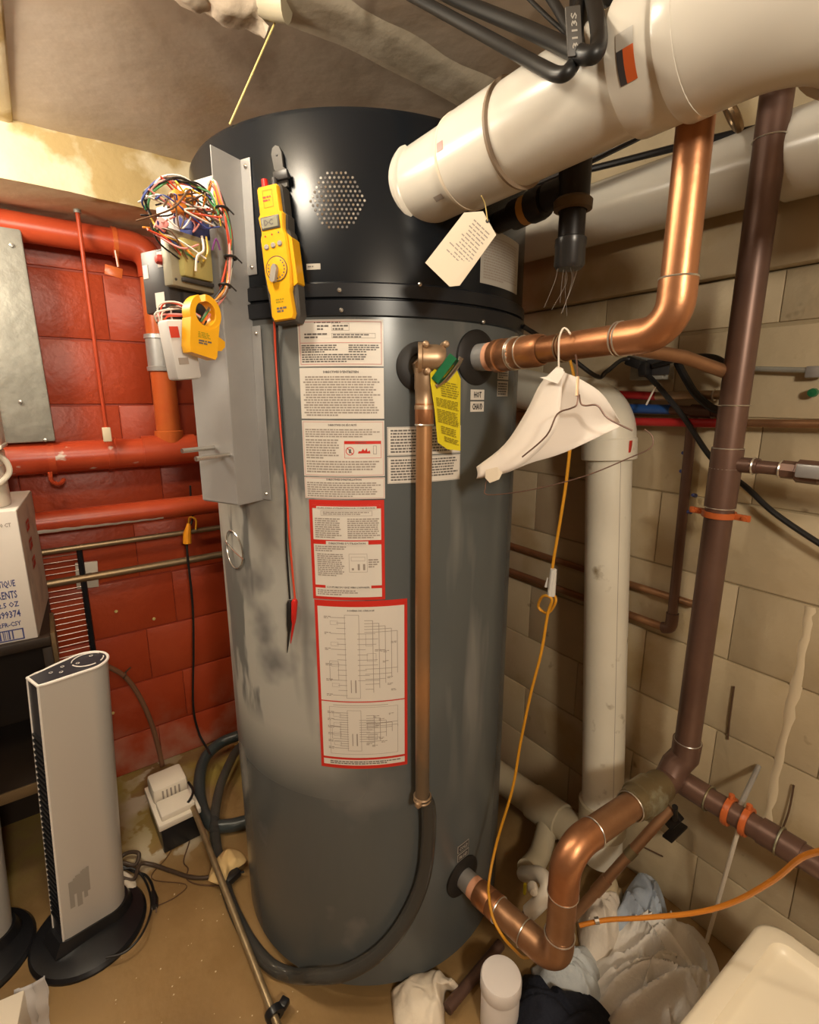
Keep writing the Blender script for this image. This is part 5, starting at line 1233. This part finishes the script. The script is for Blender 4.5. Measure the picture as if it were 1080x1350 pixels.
jg = thing('jug', 'white plastic jug with looped handle on top of the carton', 'jug', (-.145, 1.62, ctop + ch))
jc = V(-.150, 1.60, ctop + ch)
obj('body', MB().lathe([(0, 0), (.058, .001), (.060, .006), (.060, .10), (.064, .104), (.064, .135), (.058, .14), (0, .14)], jc, (0, 0, 1), 28), 'white_plastic', jg)
hq = [jc + V(.05, -.04, .128), jc + V(.066, -.05, .112), jc + V(.068, -.055, .085), jc + V(.045, -.062, .062), jc + V(.015, -.066, .055)]
obj('handle', MB().tube(smooth(hq, 6), .0065, 10), 'white_plastic', jg)
wb = thing('white_box', 'white plastic box sitting on top of the jug at the left edge', 'box', jc + V(0, 0, .14))
obj('body', MB().box(jc + V(-.020, -.02, .235), (.17, .12, .185), Matrix.Rotation(R(-3), 3, 'Z'), .006), 'white_plastic', wb)
obj('lid_edge', MB().box(jc + V(-.020, -.02, .148), (.176, .126, .010), Matrix.Rotation(R(-3), 3, 'Z'), .003), 'white_plastic', wb)

# wire rack behind
wrk = thing('wire_rack', 'black framed wire rack with thin chrome bars leaning on the red wall', 'rack', (-0.033,1.800,0.026))
TR1 = Vector((0.042,1.865,0.895)); BR1 = Vector((0.032,1.751,0.010)); TL1 = TR1 + V(-.10, 0, 0); BL1 = BR1 + V(-.10, 0, 0)
BR1.y = min(BR1.y, 1.78); BL1.y = BR1.y
mb = MB(); obj('frame', MB().tube([TL1, TR1], .005, 8).tube([BL1, BR1], .005, 8), 'fan_black', wrk)
obj('upright', MB().tube([TR1, BR1], .0085, 8), 'fan_black', wrk); obj('upright', MB().tube([TL1, BL1], .003, 8), 'fan_black', wrk)
for k in range(1, 50):
    t = k / 50; obj('bar', MB().tube([TL1.lerp(BL1, t), TR1.lerp(BR1, t)], .0014, 5), 'rack_bar', wrk)
# white junction plate on the wall
jb = thing('wall_plate', 'small white plastic plate on the red wall behind the lower conduit', 'wall plate', (0.047,1.900,0.787))
obj('plate', MB().box((0.054,1.905,0.790), (.062, .012, .088), Matrix.Rotation(R(4), 3, 'Y'), .002), 'white_dull', jb)
obj('inset', MB().box((0.056,1.898,0.791), (.022, .006, .012), None, .001), 'darkplastic', jb)
for q, lb in (((0.122,1.917,0.639), 'tiny yellow anchor plug in the red wall, left of the upper pair'), ((0.235,1.917,0.581), 'tiny yellow anchor plug in the red wall, right of the upper pair'), ((0.070,1.917,0.264), 'tiny yellow anchor plug in the red wall, lowest of three')):
    tag(obj('wall_anchor', MB().lathe([(.006, 0), (.004, .004), (0, .004)], q, (0, -1, 0), 8), 'string'), lb, 'anchor', 'anchor plugs in the red wall')

# ---- tower fan
def tower_fan(base, yaw, label, h=.74, z0=.045, lean=3.2):
    t = thing('tower_fan', label, 'fan', base, 'tower fans')
    b = Vector(base); m = Matrix.Translation(b + V(.012, .01, 0)) @ Matrix.Rotation(R(lean), 4, 'Y') @ Matrix.Rotation(R(yaw), 4, 'Z')
    obj('base', MB().lathe([(0, 0), (.132, 0), (.132, .006), (.126, .014), (.09, .022), (0, .026)], b, (0, 0, 1), 48), 'fan_black', t)
    # teardrop section: +x = round back, -x = grille face
    sec = []
    for i in range(25):
        a = R(-105 + 210 * i / 24); sec.append((.028 + .052 * cos(a), .052 * sin(a)))
    sec += [(-.03, .043), (-.075, .034)]
    front = [(-.090, .030), (-.090, -.030)]
    sec2 = [(-.075, -.034), (-.03, -.043)]
    S = sec + sec2
    ring0 = [(x * .92, y * .92) for x, y in sec + [(-.03, .043), (-.070, .036), (-.090, .031), (-.090, -.031), (-.075, -.036), (-.03, -.043)]]
    def ring(z, s=1.0, tilt=0): return [m @ V(x * s, y * s, z + tilt * (x - .03)) for x, y in ring0]
    n = len(ring0)
    TL_ = .22
    mb = MB(); r0 = ring(z0); r1 = ring(h, 1, .05); fs = []
    k0 = 24 + 3; k1 = k0 + 1
    for i in range(n):
        j = (i + 1) % n
        if i in (27, 28, 29): continue
        fs.append((i, j, n + j, n + i))
    mb.add(r0 + r1, fs); obj('shell', mb, 'fan_silver', t, ang=50)
    mb = MB(); idx = [27, 28, 29, 30]
    mb.add([r0[i] for i in idx] + [r1[i] for i in idx], [(k, k + 1, 5 + k, 4 + k) for k in range(3)]); gr = obj('grille', mb, 'fan_panel', t)
    for k in range(34):
        z = .10 + k * .015
        obj('slat', MB().box(m @ V(-.0835, 0, z), (.006, .048, .006), m.to_3x3()), 'fan_black', gr, sm=False)
    mb = MB(); mb.tube(r1, .0035, 8, closed=True)
    mb.tube([m @ V(-.083, .0285, z0), m @ V(-.083, .0285, h - .005)], .0025, 6); mb.tube([m @ V(-.083, -.0285, z0), m @ V(-.083, -.0285, h - .005)], .0025, 6); obj('rim', mb, 'fan_rim', t)
    mb = MB(); mb.add([p + V(0, 0, .001) for p in r1], [tuple(range(n))]); top_ = obj('control_panel', mb, 'fan_panel', t, sm=False)
    mb = MB()
    def tp(x, y): return m @ V(x, y, h + .05 * (x - .03) + .0035)
    pts = [tp(.032 + .033 * cos(a), .033 * sin(a)) for a in [R(20 + 8 * i) for i in range(41)]]
    mb.tube(pts[:18], .0014, 6).tube(pts[20:33], .0014, 6).tube(pts[35:], .0014, 6)
    for (x, y) in ((.045, .012), (.010, .0), (-.018, .012), (-.03, -.012), (-.045, .004)): mb.lathe([(.004, 0), (.004, .0008), (.0028, .0008)], tp(x, y), (0, 0, 1), 10)
    obj('button_ring', mb, 'fan_rim', top_)
    mb = MB(); r0 = ring(.020, 1.28); r1 = ring(z0 + .004, 1.10); mb.add(r0 + r1, [(i, (i + 1) % n, n + (i + 1) % n, n + i) for i in range(n)] + [tuple(range(n, 2 * n))]); obj('plinth', mb, 'fan_black', t)
    return t, m
tf, fm = tower_fan((-0.069,1.343,0.000), 20, 'silver tower fan on a round black base beside the dark cabinet')
# torn silver sticker on the fan side
def fan_side(x, z):   # right-hand flank of the shell
    x0, y0 = -.069, -.033; x1, y1 = -.0276, -.0396
    if x <= -.03: y = y0 + (y1 - y0) * (x - x0) / (x1 - x0)
    else: y = -.0396 - .008 * min(1, (x + .0276) / .05)
    return fm @ V(x, y - .0012, z)
mb = MB()
cols_ = [(-.064, -.054, .13, .205), (-.054, -.049, .165, .210), (-.049, -.038, .125, .215), (-.038, -.034, .160, .22), (-.034, -.026, .14, .222), (-.026, -.020, .155, .224)]
for a_, b_, z0_, z1_ in cols_: mb.add([fan_side(a_, z0_), fan_side(b_, z0_), fan_side(b_, z1_), fan_side(a_, z1_)], [(0, 1, 2, 3)])
obj('torn_sticker', mb, 'btn', tf, sm=False)
tf2, _ = tower_fan((-0.315,1.424,0.000), 22, 'second silver tower fan cut off by the left edge of the picture')
# cord coiled over the fan base
tag(obj('fan_cord', MB().tube(smooth([(0.000,1.474,0.020), (0.046,1.456,0.020), (0.071,1.399,0.010), (0.072,1.313,0.006), (0.040,1.227,0.030), (-0.002,1.205,0.026), (-0.042,1.216,0.028)], 6), .003, 8), 'wire_black'), 'thin black cord lying over the fan base', 'cord')
# white rag on the base
def crumple(name, label, cat, outline, hgt, seed, m, freq=9, base=0.0, thick=.0015, ridge=.5, nr=14, nf=9, wmin=.10, wmax=.28):
    """heap of cloth or paper: domed body crossed by curved fold ridges"""
    P = smooth([Vector(p) for p in outline + [outline[0]]], 8)[:-1]
    c = Vector((0, 0, 0))
    for p in P: c += p
    c /= len(P); n = len(P); mb = MB(); rs = random.Random(seed * 77 + 5)
    size = sum((p - c).length for p in P) / n
    folds = [(rs.uniform(0, pi), rs.uniform(-.75, .75) * size, rs.uniform(wmin, wmax) * size, rs.uniform(.35, 1.0), rs.uniform(0, 50), rs.choice((-.4, 0, .4, .8))) for _ in range(nf)]
    def hz(p, t):
        x, y = p.x - c.x, p.y - c.y; e = min(1, (1 - t) * 3.2)
        f = 0
        for a, off, wd_, am, ph, curl in folds:
            d = (x * cos(a) + y * sin(a) - off + curl * (-x * sin(a) + y * cos(a)) ** 2 / size + .10 * size * noise.noise(Vector((x * 6, y * 6, ph)))) / wd_
            l = noise.noise(Vector(((-x * sin(a) + y * cos(a)) * 5, ph, 0))) + .6
            f = max(f, am * max(l, .1) / (1 + d * d * (1 + 6 * (d > 0)))) if rs else f
        fine = noise.noise(Vector((x * freq * 2.2, y * freq * 2.2, seed))) * .10
        body = (1 - t ** 2.6)
        return hgt * ((1 - ridge) * body + ridge * (f + fine) * (e * .85 + .15 * (t < 1)))
    vs = [V(c.x, c.y, base + max(.002, hz(c, 0)))]
    for k in range(1, nr + 1):
        t = k / nr
        for p in P:
            q = c.lerp(p, t); vs.append(V(q.x, q.y, base + max(.0015, hz(q, t))))
    fs = [(0, 1 + i, 1 + (i + 1) % n) for i in range(n)]
    for k in range(nr - 1):
        for i in range(n):
            a = 1 + k * n + i; b = 1 + k * n + (i + 1) % n; fs.append((a, b, b + n, a + n))
    mb.add(vs, fs)
    o = obj(name, mb, m, ang=75, solid=thick); return tag(o, label, cat)
crumple('white_rag', 'small white rag on the fan base under the cords', 'rag', [(0.000,1.474,0.020), (0.028,1.463,0.020), (0.047,1.417,0.020), (0.040,1.389,0.020), (-0.002,1.418,0.020)], .02, 3, 'rag', 30, .012)
# cord tangle and plugs on the floor
tag(obj('appliance_wire', MB().tube(smooth([(-0.018,1.498,0.010), (0.035,1.523,0.020), (0.068,1.490,0.030), (0.054,1.474,0.012), (0.022,1.495,0.020), (0.000,1.463,0.030), (0.041,1.415,0.020), (0.066,1.457,0.020), (0.095,1.450,0.008), (0.136,1.398,0.006), (0.177,1.345,0.006), (0.212,1.317,0.006), (0.250,1.300,0.008), (0.277,1.279,0.012)], 7), .0055, 10), 'cable_dark'), 'tangled brown appliance cord lying on the floor behind the fan', 'cord')
pc = thing('plug_cord', 'short black cord ending in a plug on the floor beside the fan base', 'cord', (0.078,1.354,0.000))
obj('cord', MB().tube(smooth([(0.017,1.491,0.020), (0.051,1.451,0.008), (0.074,1.425,0.006), (0.084,1.386,0.006), (0.084,1.350,0.006)], 6), .0035, 8), 'wire_black', pc)
obj('plug', MB().tube([(0.083,1.354,0.008), (0.082,1.325,0.010), (0.078,1.302,0.010)], [.006, .010, .009], 10), 'wire_black', pc)
obj('prong', MB().tube([(0.073,1.305,0.010), (0.069,1.292,0.008)], .0018, 6).tube([(0.082,1.299,0.010), (0.079,1.285,0.008)], .0018, 6), 'steel', pc)
tag(obj('thin_wire', MB().tube(smooth([(0.217,1.527,0.004), (0.207,1.480,0.003), (0.175,1.414,0.003), (0.180,1.378,0.004), (0.169,1.348,0.003), (0.190,1.311,0.003), (0.241,1.268,0.003)], 6), .0018, 6), 'wire_brown'), 'thin bent brown wire on the floor in front of the pump', 'wire')
tag(obj('thin_wire', MB().tube(smooth([(0.189,1.520,0.003), (0.137,1.457,0.003), (0.087,1.407,0.003), (0.163,1.330,0.003), (0.133,1.307,0.003), (0.086,1.308,0.003)], 6), .0013, 6), 'wire_brown'), 'hair-thin brown wire curving across the floor to the plug', 'wire')

# ---- condensate pump
pm = thing('condensate_pump', 'white condensate pump box with black tank and slotted cover on the floor', 'pump', (0.182,1.641,0.000))
k0, k1, k2, k3 = [Vector(p) for p in ((0.129,1.664,0.100), (0.246,1.670,0.100), (0.225,1.480,0.100), (0.130,1.471,0.100))]
fxx = (k1 - k0); yaw = math.atan2(fxx.y, fxx.x); pw = fxx.length * .98; pd = (k0 - k3).length
pcn = (k0 + k1 + k2 + k3) / 4; pr3 = Matrix.Rotation(yaw, 3, 'Z')
def PB(x, y, z): return V(pcn.x, pcn.y, 0) + pr3 @ V(x, y, z)
obj('reservoir', MB().box(PB(0, 0, .045), (pw - .006, pd - .006, .088), pr3, .004), 'fan_black', pm)
obj('lid', MB().box(PB(0, 0, .097), (pw + .008, pd + .008, .020), pr3, .004), 'white_plastic', pm)
cv = obj('motor_cover', MB().box(PB(0, pd * .22, .130), (pw * .9, pd * .48, .055), pr3, .010), 'white_plastic', pm)
for k in range(5): obj('slot', MB().box(PB(-.024 + .012 * k, pd * .22 - pd * .24, .132), (.005, .003, .030), pr3, .001), 'ink_soft', cv)
obj('front_cover', MB().box(PB(0, -pd * .25, .114), (pw * .86, pd * .40, .022), pr3, .006), 'white_plastic', pm)
obj('power_lead', MB().tube(smooth([PB(pw * .5, pd * .1, .12), PB(pw * .52, -.02, .12), PB(pw * .42, -.06, .13), PB(pw * .26, -pd * .40, .125)], 6), .004, 8), 'wire_black', pm)

# rod on the floor with black clamp
rd = thing('metal_rod', 'rusty metal rod lying on the floor in front of the tank', 'rod', (0.256,1.175,0.000))
ra_ = Vector((0.228,1.509,0.110)); rb_ = Vector((0.249,0.820,0.020))
obj('rod', MB().tube([ra_, ra_.lerp(rb_, .5), rb_], .0085, 14), 'rod', rd)
rc_ = Vector((0.251,0.870,0.022))
rdd = (rb_ - ra_).normalized()
obj('clamp', MB().lathe([(.010, -.008), (.020, -.008), (.021, 0), (.020, .008), (.010, .008)], rc_, rdd, 18).box(rc_ + V(.024, .004, .004), (.02, .02, .016), Matrix.Rotation(R(30), 3, 'Z'), .003), 'fan_black', rd)
crumple('crumpled_paper', 'crumpled tan paper lying on the rod in front of the tank', 'paper', [(0.214,1.282,0.030), (0.240,1.327,0.030), (0.281,1.355,0.030), (0.314,1.331,0.030), (0.324,1.283,0.030), (0.292,1.273,0.030), (0.271,1.269,0.030), (0.245,1.245,0.030)], .035, 5, 'brownpaper', 16, .025)
tag(obj('power_plug', MB().box((0.275,1.263,0.020), (.045, .030, .022), Matrix.Rotation(R(20), 3, 'Z'), .005).tube([(0.294,1.259,0.022), (0.308,1.255,0.022)], .003, 6), 'wire_black'), 'black plug under the crumpled tan paper', 'plug')
# black cable down the red wall with orange plug
bc = thing('wall_cable', 'black extension cable with orange plug hanging down the red wall', 'cable', (0.345,1.850,0.624))
obj('cord', MB().tube(smooth([(0.385,1.840,1.064), (0.382,1.840,0.998), (0.381,1.830,0.954), (0.366,1.820,0.923)], 6), .0035, 8), 'wire_black', bc)
obj('cord', MB().tube(smooth([(0.351,1.820,0.869), (0.350,1.820,0.803), (0.352,1.830,0.629), (0.341,1.840,0.450), (0.323,1.850,0.233), (0.332,1.850,0.116), (0.344,1.800,0.076), (0.341,1.720,0.096)], 7), .0040, 8), 'wire_black', bc)
obj('plug', MB().tube([(0.353,1.820,0.868), (0.356,1.820,0.903), (0.361,1.820,0.921), (0.364,1.820,0.937)], [.014, .013, .009, .006], 10), 'plug_orange', bc)
obj('cord_loop', MB().tube(smooth([(0.364,1.820,0.932), (0.367,1.810,0.960), (0.386,1.810,0.949), (0.383,1.810,0.915)], 5), .003, 8), 'cord_ochre', bc)
tag(obj('brown_cable', MB().tube(smooth([(0.024,1.880,0.498), (0.070,1.890,0.461), (0.121,1.900,0.398), (0.159,1.905,0.298), (0.185,1.905,0.178), (0.198,1.900,0.062), (0.201,1.890,0.002)], 7), .0085, 10), 'cable_brown'), 'brown cable curving down the red wall from behind the fan', 'cable')
tag(obj('twist_tie', MB().ring((0.120,1.900,0.405), (.8, 0, -.5), .010, .0028, 12, 6).tube([(0.124,1.885,0.422), (0.140,1.880,0.437)], .003, 6), 'wire_brown'), 'brown tie knotted on the brown cable', 'cable tie')

# ================================================================== BOTTOM RIGHT CLUTTER
def rag_mesh(): pass
o = crumple('paper_towel', 'crumpled white paper towel at the foot of the tank', 'paper', [(0.493,0.764,0.040), (0.542,0.759,0.060), (0.602,0.732,0.080), (0.617,0.700,0.080), (0.630,0.669,0.060), (0.615,0.669,0.050), (0.596,0.690,0.050), (0.562,0.653,0.030), (0.525,0.616,0.020), (0.453,0.668,0.020), (0.469,0.719,0.030)], .075, 4, 'rag', 11, .004, ridge=.45)
fp = thing('floor_pipe', 'rusty pipe lying on the floor behind the white tub', 'pipe', (0.664,0.680,0.000))
obj('pipe', MB().tube([(0.571,0.654,0.020), (0.768,0.683,0.020)], .013, 14), 'copper_brown', fp)
tb = thing('white_tub', 'white round plastic tub with screw lid in front of the copper elbow', 'tub', (0.668,0.583,0.000))
tc_ = Vector((0.649,0.573,0.020)); tc_.z = 0
lt_ = Vector((0.655,0.576,0.145)); 
tax = (V(lt_.x, lt_.y, .145) - V(tc_.x, tc_.y, 0))
tcc = V(lt_.x, lt_.y, 0)
obj('body', MB().lathe([(0, 0), (.038, 0), (.041, .004), (.042, .105), (.039, .112)], tcc, (0, 0, 1), 36), 'tub', tb)
obj('lid', MB().lathe([(.0435, .104), (.0445, .107), (.0445, .134), (.042, .139), (.036, .140), (0, .140)], tcc, (0, 0, 1), 36), 'tub', tb)
mb = MB(); fl2 = lambda x, y: tcc + V(-.0425 * cos(R(62) + x / .042), -.0425 * sin(R(62) + x / .042), y)
put_lines(mb, fl2, -.008, .008, .055, .045, 2, rnx); obj('lettering', mb, ['ink_grey'], tb, sm=False)

crumple('grey_sheet', 'large pale grey cotton sheet heaped on the floor at the bottom right', 'cloth', [(0.894,0.516,0.000), (1.008,0.541,0.000), (1.114,0.501,0.000), (1.209,0.440,0.000), (1.203,0.380,0.000), (1.136,0.324,0.000), (1.000,0.287,0.000), (0.858,0.319,-0.000), (0.791,0.397,0.000), (0.835,0.464,0.000)], .17, 2, 'cloth_grey', 4, .004, ridge=.78, nr=44, nf=12, wmin=.06, wmax=.16)
crumple('blue_garment', 'crumpled grey-blue garment behind the grey sheet', 'cloth', [(1.076,0.552,0.000), (1.145,0.580,0.000), (1.216,0.571,0.000), (1.224,0.524,0.000), (1.182,0.476,0.000), (1.092,0.448,0.000), (1.030,0.481,0.000), (1.008,0.541,0.000)], .135, 7, 'cloth_blue', 11, .01, ridge=.4, nr=18)
crumple('white_shirt', 'crumpled white shirt between the copper elbow and the grey sheet', 'cloth', [(0.985,0.617,0.000), (1.054,0.619,0.000), (1.097,0.601,0.000), (1.109,0.567,0.000), (1.043,0.517,0.000), (0.953,0.504,0.000), (0.915,0.542,0.000)], .12, 9, 'cloth_white', 12, .004, ridge=.4, nr=16)
crumple('tan_cloth', 'tan and white striped cloth standing against the slanting thin pipe', 'cloth', [(1.064,0.638,0.000), (1.132,0.636,0.000), (1.133,0.589,0.000), (1.106,0.556,0.000), (1.035,0.582,0.000)], .10, 12, 'cloth_tan', 12, .006, ridge=.35)
crumple('pale_towel', 'pale blue-grey towel under the copper elbow', 'cloth', [(0.795,0.607,0.000), (0.865,0.595,0.000), (0.953,0.558,0.000), (0.926,0.503,0.000), (0.842,0.450,0.000), (0.781,0.485,0.000), (0.763,0.551,0.000)], .085, 6, 'cloth_pale', 12, .004, ridge=.45, nr=18)
crumple('navy_fleece', 'dark navy fleece lying in front of the copper elbow', 'cloth', [(0.679,0.575,0.000), (0.768,0.606,0.000), (0.770,0.585,0.000), (0.777,0.545,0.000), (0.843,0.490,0.000), (0.867,0.424,0.000), (0.811,0.383,0.000), (0.675,0.422,-0.000), (0.614,0.508,0.000)], .10, 15, 'cloth_navy', 9, .006, ridge=.4, nr=20)

# cream lid bin bottom right
bn = thing('storage_bin', 'cream plastic storage bin with recessed lid in the bottom right corner', 'bin', (1.267,0.230,0.000))
zl = .34
c_ = Vector((1.058,0.250,0.340)); e1 = (Vector((0.746,0.250,0.340)) - Vector((1.016,0.245,0.340))).normalized(); e2 = (Vector((1.092,0.170,0.340)) - Vector((1.058,0.231,0.340))).normalized()
e2 = (e2 - e1 * e2.dot(e1)).normalized()
bmx = frame(c_, e1, e2, e1.cross(e2))
if bmx.col[2].z < 0: bmx = frame(c_, e1, e2, V(0, 0, 1))
def rrect(x0, y0, x1, y1, r, k=7):
    out = []
    for cx, cy, a0 in ((x1 - r, y1 - r, 0), (x0 + r, y1 - r, 90), (x0 + r, y0 + r, 180), (x1 - r, y0 + r, 270)):
        for i in range(k + 1): a = R(a0 + 90 * i / k); out.append((cx + r * cos(a), cy + r * sin(a)))
    return out
LW, LH = .50, .36
levels = [(rrect(0, 0, LW, LH, .045), -.030), (rrect(-.003, -.003, LW + .003, LH + .003, .047), -.012), (rrect(0, 0, LW, LH, .045), .0), (rrect(.008, .008, LW - .008, LH - .008, .040), .0045), (rrect(.032, .032, LW - .032, LH - .032, .028), .0045), (rrect(.038, .038, LW - .038, LH - .038, .024), -.010), (rrect(.046, .046, LW - .046, LH - .046, .018), -.013)]
mb = MB(); nn = len(levels[0][0])
vs = [bmx @ V(x, y, z) for poly, z in levels for x, y in poly]; fs = []
for k in range(len(levels) - 1):
    for i in range(nn): j = (i + 1) % nn; fs.append((k * nn + i, k * nn + j, (k + 1) * nn + j, (k + 1) * nn + i))
fs.append(tuple((len(levels) - 1) * nn + i for i in range(nn)))
mb.add(vs, fs); obj('lid', mb, 'lid', bn, ang=60)
mb = MB(); P0 = rrect(.02, .02, LW - .02, LH - .02, .04); P1 = rrect(.05, .05, LW - .05, LH - .05, .04)
vs = [bmx @ V(x, y, -.02) for x, y in P0] + [bmx @ V(x, y, -zl + .002) for x, y in P1]; n = len(P0)
mb.add(vs, [(i, (i + 1) % n, n + (i + 1) % n, n + i) for i in range(n)] + [tuple(range(n, 2 * n))]); obj('body', mb, 'white_dull', bn)

# bottom-left bag and white box
bg = thing('small_carton', 'white carton corner at the bottom left edge beside the plastic bag', 'box', (-0.243,1.224,0.000))
kx = Vector((-0.193,1.138,0.160))
obj('body', MB().box(V(kx.x - .10, kx.y - .085, .08), (.20, .17, .16), Matrix.Rotation(R(-8), 3, 'Z'), .003), 'white_dull', bg)
mb = MB(); A0 = [Vector(p) for p in ((-0.198,1.135,0.160), (-0.171,1.117,0.170), (-0.144,1.107,0.180))]; A1 = [Vector(p) for p in ((-0.196,1.131,0.020), (-0.175,1.122,0.020), (-0.154,1.117,0.020))]
A0 = smooth(A0, 6); A1 = smooth(A1, 6)
def bgf(u, v):
    i = int(u * (len(A0) - 1) + .5); p = A0[i].lerp(A1[i], v); return p + Vector(noise.noise_vector(p * 25)) * .010 + V(.004 * sin(u * 16), 0, 0)
mb.grid(bgf, 12, 12)
tag(obj('plastic_bag', mb, 'bag', ang=70, solid=.0006), 'clear crinkled plastic bag beside the carton at the bottom left', 'bag')
# paint flakes on the floor
fk = MB(); rf = random.Random(6)
for k in range(90):
    x = rf.uniform(-.05, .45); y = rf.uniform(.85, 1.35); s = rf.uniform(.0008, .0026)
    fk.add([V(x - s, y, .0016), V(x, y - s * .8, .0018), V(x + s, y + .2 * s, .0016), V(x, y + s, .0020)], [(0, 1, 2, 3)])
o = obj('paint_flakes', fk, 'caulk', sm=False); o['kind'] = 'stuff'; o['label'] = 'scattered pale paint flakes on the brown floor'; o['category'] = 'debris'
